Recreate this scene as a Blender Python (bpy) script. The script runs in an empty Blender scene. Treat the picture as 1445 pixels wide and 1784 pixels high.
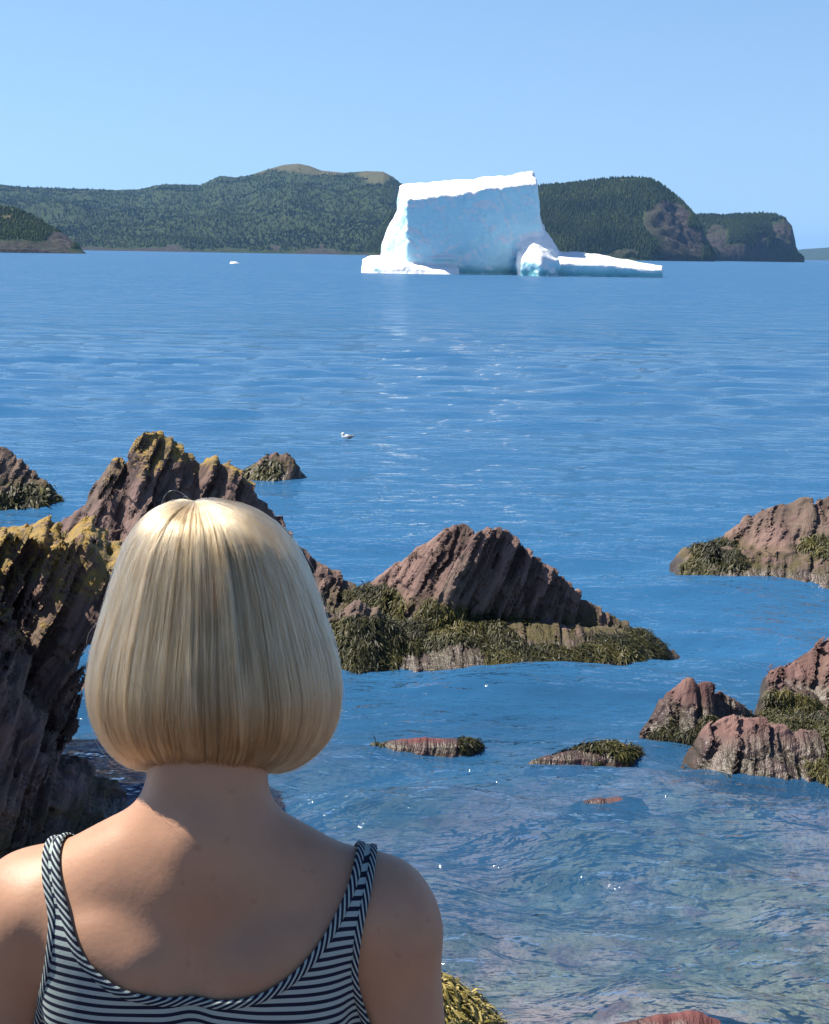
import bpy, bmesh, math, random
import numpy as np
from mathutils import Vector, Matrix
from mathutils.bvhtree import BVHTree

random.seed(7)
rng = np.random.default_rng(11)
scene = bpy.context.scene
COL = scene.collection
R = math.radians

# ------------------------------------------------------------------ camera
CAM_H = 4.0
F_PX, W_PX, H_PX = 2800.0, 1445.0, 1784.0        # focal length and frame of the photograph in its own pixels
cam_d = bpy.data.cameras.new('camera')
cam = bpy.data.objects.new('camera', cam_d)
COL.objects.link(cam)
cam_d.sensor_fit = 'VERTICAL'
cam_d.sensor_height = 36.0
cam_d.lens = 36.0 * F_PX / H_PX
cam_d.clip_start = 0.05
cam_d.clip_end = 40000
cam.rotation_mode = 'XYZ'
CAM_R = (Matrix.Rotation(R(90 - 9.17), 3, 'X') @ Matrix.Rotation(R(0.97), 3, 'Z'))
cam.matrix_world = Matrix.Translation((0, 0, CAM_H)) @ CAM_R.to_4x4()
scene.camera = cam

# ------------------------------------------------------------------ light
SUN_EL, SUN_FWD = R(54), R(17)     # high, from the left and a little from beyond the iceberg
sun_vec = Vector((-math.cos(SUN_EL) * math.cos(SUN_FWD), math.cos(SUN_EL) * math.sin(SUN_FWD), math.sin(SUN_EL)))
world = bpy.data.worlds.new('World')
scene.world = world
world.use_nodes = True
wn = world.node_tree.nodes
wl = world.node_tree.links
wn.clear()
sky = wn.new('ShaderNodeTexSky')
sky.sky_type = 'NISHITA'
sky.sun_disc = False
sky.sun_elevation = SUN_EL
sky.sun_rotation = math.atan2(sun_vec.x, sun_vec.y)
sky.altitude = 0
sky.air_density = 0.7
sky.dust_density = 0.0
sky.ozone_density = 6.0
bg = wn.new('ShaderNodeBackground')
bg.inputs['Strength'].default_value = 0.066
# a flatter, bluer clear-day gradient than the bare model: the whole dome is read at compressed elevations
geo = wn.new('ShaderNodeTexCoord')
flat = wn.new('ShaderNodeVectorMath'); flat.operation = 'MULTIPLY_ADD'
flat.inputs[1].default_value = (1.0, 1.0, 0.40)
flat.inputs[2].default_value = (0.0, 0.0, 0.05)
nrmv = wn.new('ShaderNodeVectorMath'); nrmv.operation = 'NORMALIZE'
wl.new(geo.outputs['Generated'], flat.inputs[0])
wl.new(flat.outputs[0], nrmv.inputs[0])
wl.new(nrmv.outputs[0], sky.inputs[0])
wo = wn.new('ShaderNodeOutputWorld')
wl.new(sky.outputs[0], bg.inputs[0])
wl.new(bg.outputs[0], wo.inputs[0])
sun_d = bpy.data.lights.new('sun', 'SUN')
sun_d.energy = 5.0
sun_d.angle = R(0.53)
sun_d.color = (1.0, 0.91, 0.78)
sun = bpy.data.objects.new('sun', sun_d)
COL.objects.link(sun)
sun.rotation_euler = (-sun_vec).to_track_quat('-Z', 'Y').to_euler()
scene.view_settings.view_transform = 'Standard'
scene.view_settings.look = 'None'
scene.view_settings.gamma = 1.0
scene.view_settings.exposure = 1.14
scene.view_settings.use_curve_mapping = False
scene.cycles.use_denoising = True
scene.cycles.max_bounces = 10
scene.cycles.transparent_max_bounces = 24
scene.cycles.volume_bounces = 0

# ------------------------------------------------------------------ helpers
CR = np.array(CAM_R)


def P(px, py, Y):
    """World point that lies Y metres ahead of the viewpoint on the sight line through a photo pixel (survey of the photo)."""
    d = CR @ np.array([(px - W_PX / 2) / F_PX, -(py - H_PX / 2) / F_PX, -1.0])
    s = Y / d[1]
    return np.array([d[0] * s, Y, CAM_H + d[2] * s])


def on_water(px, py, z=0.0):
    d = CR @ np.array([(px - W_PX / 2) / F_PX, -(py - H_PX / 2) / F_PX, -1.0])
    s = (z - CAM_H) / d[2]
    return np.array([d[0] * s, d[1] * s, z])


def _hash(ix, iy, iz, seed):
    h = (ix.astype(np.uint32) * np.uint32(374761393) + iy.astype(np.uint32) * np.uint32(668265263)
         + iz.astype(np.uint32) * np.uint32(2147483647) + np.uint32(seed * 974711 & 0xffffffff))
    h = (h ^ (h >> np.uint32(13))) * np.uint32(1274126177)
    h = (h ^ (h >> np.uint32(16))) * np.uint32(2246822519)
    h = h ^ (h >> np.uint32(13))
    return h.astype(np.float64) / 2147483647.5 - 1.0


def vn(x, y, z, seed=0):
    """Smooth value noise in -1..1."""
    x, y, z = np.broadcast_arrays(np.asarray(x, float), np.asarray(y, float), np.asarray(z, float))
    fx, fy, fz = np.floor(x), np.floor(y), np.floor(z)
    u, v, w = [(q - f).astype(np.float32) for q, f in ((x, fx), (y, fy), (z, fz))]
    u = u * u * (3 - 2 * u); v = v * v * (3 - 2 * v); w = w * w * (3 - 2 * w)
    mul = (np.uint32(374761393), np.uint32(668265263), np.uint32(2147483647))
    k = [f.astype(np.int64).astype(np.uint32) * m for f, m in zip((fx, fy, fz), mul)]
    k[2] = k[2] + np.uint32(seed * 974711 & 0xffffffff)
    kx = (k[0], k[0] + mul[0]); ky = (k[1], k[1] + mul[1]); kz = (k[2], k[2] + mul[2])

    def hv(a, b, c):
        h = kx[a] + ky[b] + kz[c]
        h = (h ^ (h >> np.uint32(13))) * np.uint32(1274126177)
        h = (h ^ (h >> np.uint32(16))) * np.uint32(2246822519)
        h ^= h >> np.uint32(13)
        return h.astype(np.float32) * np.float32(1 / 2147483647.5) - np.float32(1)
    lo = [[hv(0, b, c) for c in (0, 1)] for b in (0, 1)]
    fr = [[lo[b][c] + u * (hv(1, b, c) - lo[b][c]) for c in (0, 1)] for b in (0, 1)]
    g0 = fr[0][0] + v * (fr[1][0] - fr[0][0]); g1 = fr[0][1] + v * (fr[1][1] - fr[0][1])
    return (g0 + w * (g1 - g0)).astype(np.float64)


def fbm(x, y, z, octaves=4, seed=0, gain=0.5):
    a, r, f = 1.0, 0, 1.0
    for o in range(octaves):
        r = r + a * vn(x * f, y * f, z * f, seed + o * 31)
        a *= gain
        f *= 2.03
    return r


def mesh_np(name, V, Fc, smooth=False):
    """Mesh from a vertex array and one array (or a list of arrays) of same-sided faces."""
    me = bpy.data.meshes.new(name)
    fl = Fc if isinstance(Fc, list) else [Fc]
    fl = [np.asarray(f, np.int32) for f in fl if len(f)]
    V = np.ascontiguousarray(V, np.float32)
    me.vertices.add(len(V))
    me.vertices.foreach_set('co', V.ravel())
    loops = np.concatenate([f.ravel() for f in fl])
    tot = np.concatenate([np.full(len(f), f.shape[1], np.int32) for f in fl])
    st = np.concatenate([[0], np.cumsum(tot)[:-1]]).astype(np.int32)
    me.loops.add(len(loops))
    me.loops.foreach_set('vertex_index', loops)
    me.polygons.add(len(tot))
    me.polygons.foreach_set('loop_start', st)
    me.polygons.foreach_set('loop_total', tot)
    me.update(calc_edges=True)
    me.validate()
    me.polygons.foreach_set('use_smooth', np.full(len(me.polygons), smooth))
    return me


def link(name, me, mat=None, parent=None, loc=None):
    o = bpy.data.objects.new(name, me)
    COL.objects.link(o)
    if mat is not None and me is not None:
        me.materials.append(mat)
    if parent is not None:
        o.parent = parent
    if loc is not None:
        o.location = loc
    return o


def tag(o, label=None, cat=None, group=None, kind=None):
    if label: o['label'] = label
    if cat: o['category'] = cat
    if group: o['group'] = group
    if kind: o['kind'] = kind
    return o


def attr(me, name, vals):
    a = me.attributes.new(name, 'FLOAT', 'POINT')
    a.data.foreach_set('value', np.ascontiguousarray(vals, np.float32))


def surface_nets(F, origin, h):
    """Quad surface of the zero level of a grid field (negative inside)."""
    ins = F < 0
    nx, ny, nz = F.shape
    cnt = np.zeros((nx - 1, ny - 1, nz - 1), np.uint8)
    cs = [(a, b, c) for a in (0, 1) for b in (0, 1) for c in (0, 1)]
    for a, b, c in cs:
        cnt += ins[a:nx - 1 + a, b:ny - 1 + b, c:nz - 1 + c]
    act = (cnt > 0) & (cnt < 8)
    I = np.argwhere(act)
    idx = np.full(act.shape, -1, np.int64)
    idx[act] = np.arange(len(I))
    acc = np.zeros((len(I), 3)); n = np.zeros(len(I))
    for a in cs:
        for ax in range(3):
            if a[ax]: continue
            b = list(a); b[ax] = 1
            fa = F[I[:, 0] + a[0], I[:, 1] + a[1], I[:, 2] + a[2]]
            fb = F[I[:, 0] + b[0], I[:, 1] + b[1], I[:, 2] + b[2]]
            m = (fa < 0) != (fb < 0)
            t = np.where(m, fa / np.where(m, fa - fb, 1), 0)
            p = np.repeat(np.array(a, float)[None], len(I), 0)
            p[:, ax] = t
            acc += p * m[:, None]
            n += m
    V = (I + acc / n[:, None]) * h + np.asarray(origin)
    Q = []
    for ax in range(3):
        o1, o2 = (ax + 1) % 3, (ax + 2) % 3
        sl0 = [slice(1, -1)] * 3; sl1 = [slice(1, -1)] * 3
        sl0[ax] = slice(0, -1); sl1[ax] = slice(1, None)
        s0, s1 = ins[tuple(sl0)], ins[tuple(sl1)]
        for flip, m in ((False, s0 & ~s1), (True, ~s0 & s1)):
            E = np.argwhere(m)
            if not len(E): continue
            E[:, o1] += 1; E[:, o2] += 1
            c = []
            for d1, d2 in ((1, 1), (0, 1), (0, 0), (1, 0)):
                J = E.copy(); J[:, o1] -= d1; J[:, o2] -= d2
                c.append(idx[J[:, 0], J[:, 1], J[:, 2]])
            q = np.stack(c, 1)
            if flip: q = q[:, ::-1]
            Q.append(q)
    Q = np.concatenate(Q)
    Q = Q[(Q >= 0).all(1)]
    return V, Q


def grid_axes(lo, hi, h):
    return [np.arange(lo[k], hi[k] + h, h) for k in range(3)]


class N:
    """Small node-tree writer."""

    def __init__(s, name):
        s.m = bpy.data.materials.new(name)
        s.m.use_nodes = True
        s.t = s.m.node_tree
        s.t.nodes.clear()
        s.out = s.t.nodes.new('ShaderNodeOutputMaterial')

    def new(s, typ, **kw):
        n = s.t.nodes.new('ShaderNode' + typ)
        for k, v in kw.items():
            setattr(n, k, v)
        return n

    def put(s, sock, v):
        if hasattr(v, 'is_linked') or isinstance(v, bpy.types.NodeSocket):
            s.t.links.new(v, sock)
        else:
            if sock.type == 'RGBA' and len(v) == 3: v = (*v, 1)
            sock.default_value = v

    def math(s, op, a, b=0.0, c=None, clamp=False):
        n = s.new('Math', operation=op, use_clamp=clamp)
        s.put(n.inputs[0], a); s.put(n.inputs[1], b)
        if c is not None: s.put(n.inputs[2], c)
        return n.outputs[0]

    def mix(s, f, a, b, blend='MIX'):
        n = s.new('Mix', data_type='RGBA', blend_type=blend)
        s.put(n.inputs[0], f); s.put(n.inputs[6], a); s.put(n.inputs[7], b)
        return n.outputs[2]

    def noise(s, vec, scale, detail=4, rough=0.5, dist=0.0):
        n = s.new('TexNoise')
        s.put(n.inputs['Vector'], vec)
        n.inputs['Scale'].default_value = scale
        n.inputs['Detail'].default_value = detail
        n.inputs['Roughness'].default_value = rough
        n.inputs['Distortion'].default_value = dist
        return n.outputs[0]

    def ramp(s, v, lo, hi, a=0.0, b=1.0):
        n = s.new('MapRange', interpolation_type='SMOOTHSTEP')
        s.put(n.inputs[0], v)
        for i, x in enumerate((lo, hi, a, b)): s.put(n.inputs[1 + i], x)
        return n.outputs[0]

    def map(s, vec, loc=(0, 0, 0), rot=(0, 0, 0), scale=(1, 1, 1)):
        n = s.new('Mapping')
        s.put(n.inputs[0], vec)
        n.inputs[1].default_value = loc; n.inputs[2].default_value = rot; n.inputs[3].default_value = scale
        return n.outputs[0]

    def xyz(s, vec):
        n = s.new('SeparateXYZ'); s.put(n.inputs[0], vec)
        return n.outputs

    def bump(s, h, strength=0.5, dist=0.02, normal=None):
        n = s.new('Bump')
        n.inputs['Strength'].default_value = strength
        n.inputs['Distance'].default_value = dist
        s.put(n.inputs['Height'], h)
        if normal is not None: s.put(n.inputs['Normal'], normal)
        return n.outputs[0]

    def attr(s, name):
        n = s.new('Attribute'); n.attribute_name = name
        return n.outputs['Fac']

    def coord(s, which='Object'):
        return s.new('TexCoord').outputs[which]

    def pos(s):
        return s.new('NewGeometry').outputs['Position']

    def nrm(s):
        return s.new('NewGeometry').outputs['True Normal']

    def bsdf(s, **kw):
        n = s.new('BsdfPrincipled')
        for k, v in kw.items():
            s.put(n.inputs[k.replace('_', ' ')], v)
        return n

    def done(s, sh):
        s.t.links.new(sh if isinstance(sh, bpy.types.NodeSocket) else sh.outputs[0], s.out.inputs[0])
        return s.m

# ------------------------------------------------------------------ sea
def mat_water():
    n = N('sea_water')
    p = n.pos()
    q = n.map(p, rot=(0, 0, R(8)), scale=(0.38, 1.0, 1.0))
    xyz = n.xyz(p)
    w3 = n.noise(q, 6.0, 3, 0.55, 0.15)
    w4 = n.noise(q, 20.0, 2, 0.5, 0.1)
    far = n.ramp(n.math('LOGARITHM', n.math('MAXIMUM', xyz[1], 1.0), 10.0), 1.65, 2.25)
    swell = n.math('MULTIPLY', far, n.math('MULTIPLY', n.noise(n.map(p, scale=(0.22, 1.0, 1.0)), 0.42, 3, 0.6, 0.1), 1.8))
    near = n.ramp(xyz[1], 13.0, 45.0, 1.0, 0.22)
    hgt = n.math('ADD', swell, n.math('MULTIPLY', near, n.math('ADD', n.math('MULTIPLY', w3, 0.13), n.math('MULTIPLY', w4, 0.028))))
    b = n.bump(hgt, 1.0, 1.0)
    # ripples too small to see far out act as roughness
    fr = n.new('Fresnel'); fr.inputs['IOR'].default_value = 1.333
    n.put(fr.inputs['Normal'], b)
    gl = n.new('BsdfGlossy')
    n.put(gl.inputs['Roughness'], n.ramp(far, 0, 1, 0.05, 0.24))
    n.put(gl.inputs['Normal'], b)
    refl = n.math('MULTIPLY', fr.outputs[0], n.ramp(far, 0, 1, 1.0, 0.70))
    # the water column: clear over the shallows, blue over depth
    deep = n.ramp(n.math('ADD', xyz[1], n.math('MULTIPLY', n.math('SUBTRACT', n.noise(p, 0.16, 3), 0.5), 9.0)), 7.0, 17.0, 0.27, 1.0)
    df = n.new('BsdfDiffuse'); df.inputs['Color'].default_value = (0.022, 0.094, 0.205, 1)
    tr = n.new('BsdfTransparent'); tr.inputs['Color'].default_value = (0.80, 0.92, 0.95, 1)
    m1 = n.new('MixShader'); n.put(m1.inputs[0], deep)
    n.t.links.new(tr.outputs[0], m1.inputs[1]); n.t.links.new(df.outputs[0], m1.inputs[2])
    m2 = n.new('MixShader'); n.put(m2.inputs[0], refl)
    n.t.links.new(m1.outputs[0], m2.inputs[1]); n.t.links.new(gl.outputs[0], m2.inputs[2])
    return n.done(m2)


def build_sea():
    # one sheet to the horizon: fine rows with real wavelets near the shore, coarser and flatter farther out
    ys = [3.0]
    while ys[-1] < 260:
        ys.append(ys[-1] + max(0.035, ys[-1] ** 2 / 6400.0))
    ys = np.array([-11.0, -6.0, 0.0] + ys + [320, 420, 600, 1000, 2000, 4000, 8000, 14500.0])
    bs = np.concatenate([[-40, -8, -2.5, -1.0, -0.6], np.linspace(-0.40, 0.40, 380), [0.6, 1.0, 2.5, 8, 40]])
    B, Y = np.meshgrid(bs, ys)
    X = np.clip(B * (Y + 12), -9000, 9000)
    dy = np.gradient(ys)[:, None] + 0 * X
    dx = np.abs(np.gradient(X, axis=1))
    r = np.random.default_rng(77)
    Z = np.zeros_like(X)
    for k in range(80):
        lam = 0.16 * (4.5 / 0.16) ** (k / 79.0)
        th = r.normal(0, 0.34)
        kx, ky = math.sin(th) * 2 * math.pi / lam, math.cos(th) * 2 * math.pi / lam
        amp = 0.0046 * lam ** 0.85 * (1.45 if 0.7 < lam < 3.2 else 0.85)
        fade = np.clip((lam / (dy * max(math.cos(th), 0.3)) - 1.3) / 1.7, 0, 1) * np.clip((lam / (dx * abs(math.sin(th)) + 1e-6) - 2.2) / 2.5, 0, 1)
        ph = r.random() * 6.283
        Z += amp * fade * np.sin(kx * X + ky * Y + ph + 0.9 * vn(X / (lam * 6), Y / (lam * 5), 0 * X + k, 3) if k % 4 == 0 else kx * X + ky * Y + ph)
    gust = 0.75 + 0.55 * vn(X / 30, Y / 14, 0 * X, 12)
    Z *= np.clip(gust, 0.3, 1.4) * np.clip((Y - 3) / 3, 0, 1) * (1.4 - 0.4 * np.clip((Y - 12) / 20, 0, 1))
    V = np.stack([X, Y, Z], -1).reshape(-1, 3)
    idx = np.arange(X.size).reshape(X.shape)
    Q = np.stack([idx[:-1, :-1], idx[:-1, 1:], idx[1:, 1:], idx[1:, :-1]], -1).reshape(-1, 4)
    o = link('sea', mesh_np('sea', V, Q, True), mat_water())
    tag(o, 'calm blue rippled sea water around rocks and iceberg', 'sea', kind='structure')
    # the floor of the cove
    n = N('sea_floor')
    p = n.pos()
    a = n.noise(p, 0.7, 5, 0.6)
    b = n.noise(p, 3.5, 4, 0.6)
    c = n.mix(n.ramp(a, 0.40, 0.60), (0.2808, 0.2444, 0.156), (0.4368, 0.2808, 0.26))
    c = n.mix(n.ramp(n.noise(p, 1.6, 4, 0.6, 0.4), 0.50, 0.62, 0, 0.85), c, (0.0884, 0.0884, 0.0416))
    c = n.mix(n.ramp(b, 0.52, 0.68), c, (0.208, 0.104, 0.0936))
    c = n.mix(n.ramp(n.noise(p, 8.0, 3), 0.6, 0.72, 0, 0.5), c, (0.52, 0.481, 0.416))
    fm = n.done(n.bsdf(Base_Color=c, Roughness=0.8, Normal=n.bump(b, 0.8, 0.15)))
    xs = np.arange(-26, 26.1, 0.2); ys = np.arange(0, 70, 0.2)
    X, Y = np.meshgrid(xs, ys)
    Z = -0.20 - 0.035 * np.clip(Y - 7, -2, 99) - 0.003 * np.clip(Y - 13, 0, 99) ** 2
    Z = Z + 0.13 * fbm(X * 0.7, Y * 0.7, 0 * X, 4, 5) * np.clip((Y - 3) / 8, 0.3, 1)
    # shallow ledges round the rocks that are just awash
    for px_, py_, rx_, ry_ in ((745, 1300, 1.1, 0.8), (1010, 1320, 1.3, 0.9), (1060, 1405, 1.2, 0.9), (1190, 1790, 1.3, 1.0), (1280, 1370, 1.5, 0.9), (850, 1345, 0.9, 0.5)):
        c_ = on_water(px_, py_)
        d_ = ((X - c_[0]) / rx_) ** 2 + ((Y - c_[1]) / ry_) ** 2
        Z = np.maximum(Z, -0.075 - 0.16 * d_ + 0.05 * fbm(X * 2.2, Y * 2.2, 0 * X, 3, 61))
    Z = np.minimum(Z, -0.10)
    nx = len(xs)
    idx = np.arange(X.size).reshape(X.shape)
    Q = np.stack([idx[:-1, :-1], idx[:-1, 1:], idx[1:, 1:], idx[1:, :-1]], -1).reshape(-1, 4)
    o = link('sea_floor', mesh_np('sea_floor', np.stack([X.ravel(), Y.ravel(), Z.ravel()], 1), Q, True), fm)
    tag(o, 'pinkish brown stony sea floor of the cove', 'sea floor', kind='structure')


build_sea()


# ------------------------------------------------------------------ hills with their forest
def mat_hill():
    n = N('hill_ground')
    p = n.pos()
    bare, cliff = n.attr('bare'), n.attr('cliff')
    a = n.noise(p, 0.02, 5, 0.6)
    b = n.noise(p, 0.11, 4, 0.6)
    forest = n.mix(n.ramp(b, 0.35, 0.65), (0.01584, 0.0288, 0.01296), (0.036, 0.054, 0.02016))
    grass = n.mix(n.ramp(b, 0.35, 0.65), (0.0972, 0.0828, 0.0432), (0.0612, 0.0684, 0.0288))
    rk = n.mix(n.ramp(n.noise(n.map(p, rot=(0, R(35), 0), scale=(0.3, 0.3, 0.05)), 1.0, 4, 0.65), 0.38, 0.62),
               (0.020, 0.019, 0.021), (0.062, 0.055, 0.051))
    rk = n.mix(n.ramp(a, 0.45, 0.6, 0, 0.7), rk, (0.036, 0.040, 0.026))
    c = n.mix(n.math('MULTIPLY', n.ramp(n.math('ADD', bare, n.math('MULTIPLY', a, 0.5)), 0.6, 0.9), 1.0), forest, grass)
    c = n.mix(n.ramp(n.math('ADD', cliff, n.math('MULTIPLY', b, 0.4)), 0.6, 0.8), c, rk)
    return n.done(n.bsdf(Base_Color=c, Roughness=0.95, Specular_IOR_Level=0.1,
                         Normal=n.bump(n.noise(p, 0.25, 4, 0.7), 0.8, 3.0)))


def mat_trees():
    n = N('conifer_foliage')
    t = n.attr('tint')
    c = n.mix(t, (0.008, 0.020, 0.011), (0.048, 0.070, 0.021))
    return n.done(n.bsdf(Base_Color=c, Roughness=0.9, Specular_IOR_Level=0.1))


MAT_HILL, MAT_TREES = mat_hill(), mat_trees()


def forest_mesh(name, pts, hts, tints):
    """Ragged little conifers: a skirt cone and a top cone each, one joined mesh."""
    K = 5
    n = len(pts)
    ang = rng.random((n, 1)) * 6.28 + np.arange(K)[None] * 6.283 / K
    rad = hts[:, None] * (0.34 + 0.2 * rng.random((n, K)))
    ring1 = np.stack([pts[:, None, 0] + rad * np.cos(ang), pts[:, None, 1] + rad * np.sin(ang),
                      pts[:, None, 2] + hts[:, None] * (0.02 + 0.14 * rng.random((n, K)))], -1)
    top1 = pts + np.stack([rng.normal(0, .05, n) * hts, rng.normal(0, .05, n) * hts, hts * 0.72], 1)
    rad2 = rad * 0.66
    ring2 = np.stack([pts[:, None, 0] + rad2 * np.cos(ang + .6), pts[:, None, 1] + rad2 * np.sin(ang + .6),
                      pts[:, None, 2] + hts[:, None] * (0.38 + 0.12 * rng.random((n, K)))], -1)
    top2 = pts + np.stack([rng.normal(0, .03, n) * hts, rng.normal(0, .03, n) * hts, hts], 1)
    V = np.concatenate([ring1, top1[:, None], ring2, top2[:, None]], 1)        # 12 per tree
    base = np.arange(n)[:, None, None] * (2 * K + 2)
    f = np.array([[i, (i + 1) % K, K] for i in range(K)] + [[K + 1 + i, K + 1 + (i + 1) % K, 2 * K + 1] for i in range(K)])
    T = (base + f[None]).reshape(-1, 3)
    me = mesh_np(name, V.reshape(-1, 3), T)
    attr(me, 'tint', np.repeat(tints, 2 * K + 2))
    return me


def hill(name, label, ridge, shore_y, ridge_y, trees, bare=(), cliffs=(), seed=0, relief=9.0, power=0.8, shore_rock=0.012, tree_h=(1.6, 4.4)):
    ridge = np.array(ridge, float)
    px = np.arange(ridge[0, 0], ridge[-1, 0] + 1, 2.0)
    py = np.interp(px, ridge[:, 0], ridge[:, 1])
    sy = np.interp(px, *np.array(shore_y, float).T)
    ry = np.interp(px, *np.array(ridge_y, float).T)
    top = np.array([P(a, b, c) for a, b, c in zip(px, py, ry)])
    zr = np.maximum(top[:, 2], 0.5)
    xr = top[:, 0] / ry                                    # horizontal bearing of each column
    us = np.concatenate([[-0.02], np.linspace(0, 1, 70) ** 1.35, [1.15, 1.5, 2.2]])
    U = us[:, None]
    Yd = sy[None] + (ry - sy)[None] * U
    X = xr[None] * Yd
    up = np.clip(U, 0, 1)
    prof = np.where(U <= 1, up ** power, 1 - 0.35 * (U - 1) ** 1.3)
    nz = fbm(X / 130 + seed, Yd / 130, 0 * X, 5, seed)
    gul = np.abs(vn(X / 60 + 0.4 * nz, Yd / 170, 0 * X, seed + 9))
    env = np.clip(up * 5, 0, 1) * np.clip((1 - up) * 4, 0.0, 1) * np.clip(zr[None] / 60, 0.1, 1)
    Z = zr[None] * prof + relief * env * (nz + 1.1 * gul - 0.5)
    step = np.clip(up / 0.03, 0, 1) * (3.0 + 4.0 * vn(X / 25, Yd / 25, 0 * X, seed + 3)) * np.clip(zr[None] / 60, 0.15, 1)
    Z = np.where(U < 0, -4.0, np.maximum(Z, step * (U > 0)))
    bm = np.zeros_like(Z); cm = np.zeros_like(Z)
    PXg = px[None] + 0 * Z
    SCR = 439.7 + 0.017 * (PXg - 722) + (CAM_H - Z) * F_PX / Yd          # height of each spot in the photo's frame, to survey bare ground
    for cx, cy, rx, ry_, s in bare:
        bm = np.maximum(bm, s * np.exp(-((PXg - cx) / rx) ** 2 - ((SCR - cy) / ry_) ** 2))
    for cx, cy, rx, ry_, s in cliffs:
        cm = np.maximum(cm, s * np.exp(-(((PXg - cx) / rx) ** 2 + ((SCR - cy) / ry_) ** 2) ** 1.5))
    cm = np.maximum(cm, 0.95 * np.clip(1 - (U - shore_rock) / 0.012, 0, 1) * (0.75 + 0.5 * vn(X / 40, Yd / 40, 0 * X, 77)))
    Z = Z + cm * env * 5 * fbm(X / 14, Yd / 14, Z / 9, 3, 8)
    V = np.stack([X, Yd, Z], -1)
    idx = np.arange(Z.size).reshape(Z.shape)
    Q = np.stack([idx[:-1, :-1], idx[:-1, 1:], idx[1:, 1:], idx[1:, :-1]], -1).reshape(-1, 4)
    me = mesh_np(name, V.reshape(-1, 3), Q, True)
    attr(me, 'bare', bm.ravel()); attr(me, 'cliff', cm.ravel())
    o = link(name, me, MAT_HILL)
    tag(o, label, 'hill', kind='structure')
    # forest over everything but bare ground and rock
    r = rng.random(trees * 2) * 0.99 * (70 - 1) + 1
    c = rng.random(trees * 2) * (len(px) - 2)
    ri, ci = r.astype(int), c.astype(int)
    rf, cf = (r - ri)[:, None], (c - ci)[:, None]
    pt = (V[ri, ci] * (1 - rf) * (1 - cf) + V[ri + 1, ci] * rf * (1 - cf) + V[ri, ci + 1] * (1 - rf) * cf + V[ri + 1, ci + 1] * rf * cf)
    dens = vn(pt[:, 0] / 30, pt[:, 1] / 30, 0 * r, 4)
    keep = (bm[ri, ci] + 0.3 * dens < 0.45) & (cm[ri, ci] + 0.25 * dens < 0.45) & (pt[:, 2] > 3)
    pt = pt[keep][:trees]
    ht = tree_h[0] + (tree_h[1] - tree_h[0]) * rng.random(len(pt)) ** 1.5
    patch = fbm(pt[:, 0] / 90, pt[:, 1] / 90, pt[:, 2] / 50, 3, 21)
    tint = np.clip(0.36 + 0.62 * patch + 0.13 * rng.normal(size=len(pt)), 0, 1)
    pt[:, 2] -= 0.3
    fo = link('forest', forest_mesh('forest', pt, ht, tint), MAT_TREES, o)
    tag(fo, None, None, kind='stuff')
    return o


hill('far_hills', 'long dark green forested hills with bare brown summit behind the iceberg',
     [(-260, 318), (-120, 316), (0, 321), (30, 325), (110, 328), (200, 331), (240, 330), (285, 321), (350, 322), (365, 315), (385, 306), (410, 309),
      (432, 306), (470, 294), (495, 287), (520, 285), (540, 289), (560, 297), (600, 301), (640, 298), (668, 299), (685, 308), (705, 325),
      (740, 322), (800, 321), (860, 324), (940, 350), (1000, 380)],
     [(-260, 1900), (400, 2000), (1000, 1950)], [(-260, 2900), (500, 2950), (1000, 2500)], 34000,
     bare=[(515, 292, 70, 14, 1.0), (655, 308, 38, 18, 0.95), (560, 305, 60, 8, 0.7), (770, 322, 60, 8, 0.9), (455, 305, 22, 8, .7)],
     cliffs=[(480, 432, 14, 7, .7), (560, 430, 10, 8, .7), (300, 430, 20, 5, .7)], seed=3)
hill('headland', 'forested headland with pale cliff slab and dark right flank behind the ice tongue',
     [(640, 430), (680, 372), (720, 350), (800, 338), (880, 328), (935, 324), (985, 321), (1010, 318), (1050, 312), (1090, 308), (1130, 311),
      (1148, 318), (1168, 333), (1190, 352), (1210, 374), (1225, 400), (1238, 428), (1247, 452)],
     [(640, 1750), (940, 1600), (1140, 1560), (1247, 1640)], [(640, 1950), (1100, 1850), (1190, 1760), (1247, 1690)], 28000,
     bare=[(1090, 318, 40, 6, .5)],
     cliffs=[(1165, 385, 44, 38, 1.0), (1195, 425, 45, 35, .9), (1095, 440, 40, 8, .6)], seed=12, power=0.62)
hill('outer_headland', 'low blunt headland with pinkish cliffs at the far right end of the coast',
     [(1178, 400), (1200, 380), (1222, 374), (1260, 375), (1290, 372), (1330, 371), (1350, 372), (1368, 380), (1380, 393), (1386, 420), (1389, 440), (1402, 452)],
     [(1178, 2000), (1300, 2000), (1402, 2060)], [(1178, 2150), (1300, 2160), (1402, 2090)], 9000,
     cliffs=[(1250, 415, 22, 26, .9), (1300, 440, 60, 18, .9), (1365, 420, 26, 40, .95), (1330, 425, 14, 20, .8)], seed=25, power=0.42)
hill('near_point', 'low green point with rocky shore at the left edge of the bay',
     [(-320, 318), (-150, 335), (0, 357), (30, 362), (60, 376), (85, 392), (105, 402), (120, 414), (135, 427), (150, 441)],
     [(-320, 900), (0, 930), (150, 980)], [(-320, 1150), (0, 1060), (150, 1000)], 9000,
     bare=[(20, 380, 60, 14, .55)], cliffs=[(40, 430, 90, 11, 1.0), (105, 420, 30, 18, 1.0)], seed=31, relief=3.0, shore_rock=.16, tree_h=(0.8, 2.4))
hill('distant_coast', 'faint blue strip of distant coast on the right horizon',
     [(1300, 444), (1370, 438), (1400, 434), (1445, 431), (1560, 427), (1750, 424), (1950, 430)],
     [(1300, 6400), (1950, 6000)], [(1300, 7000), (1950, 7000)], 600, seed=41, relief=4.0)


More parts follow.
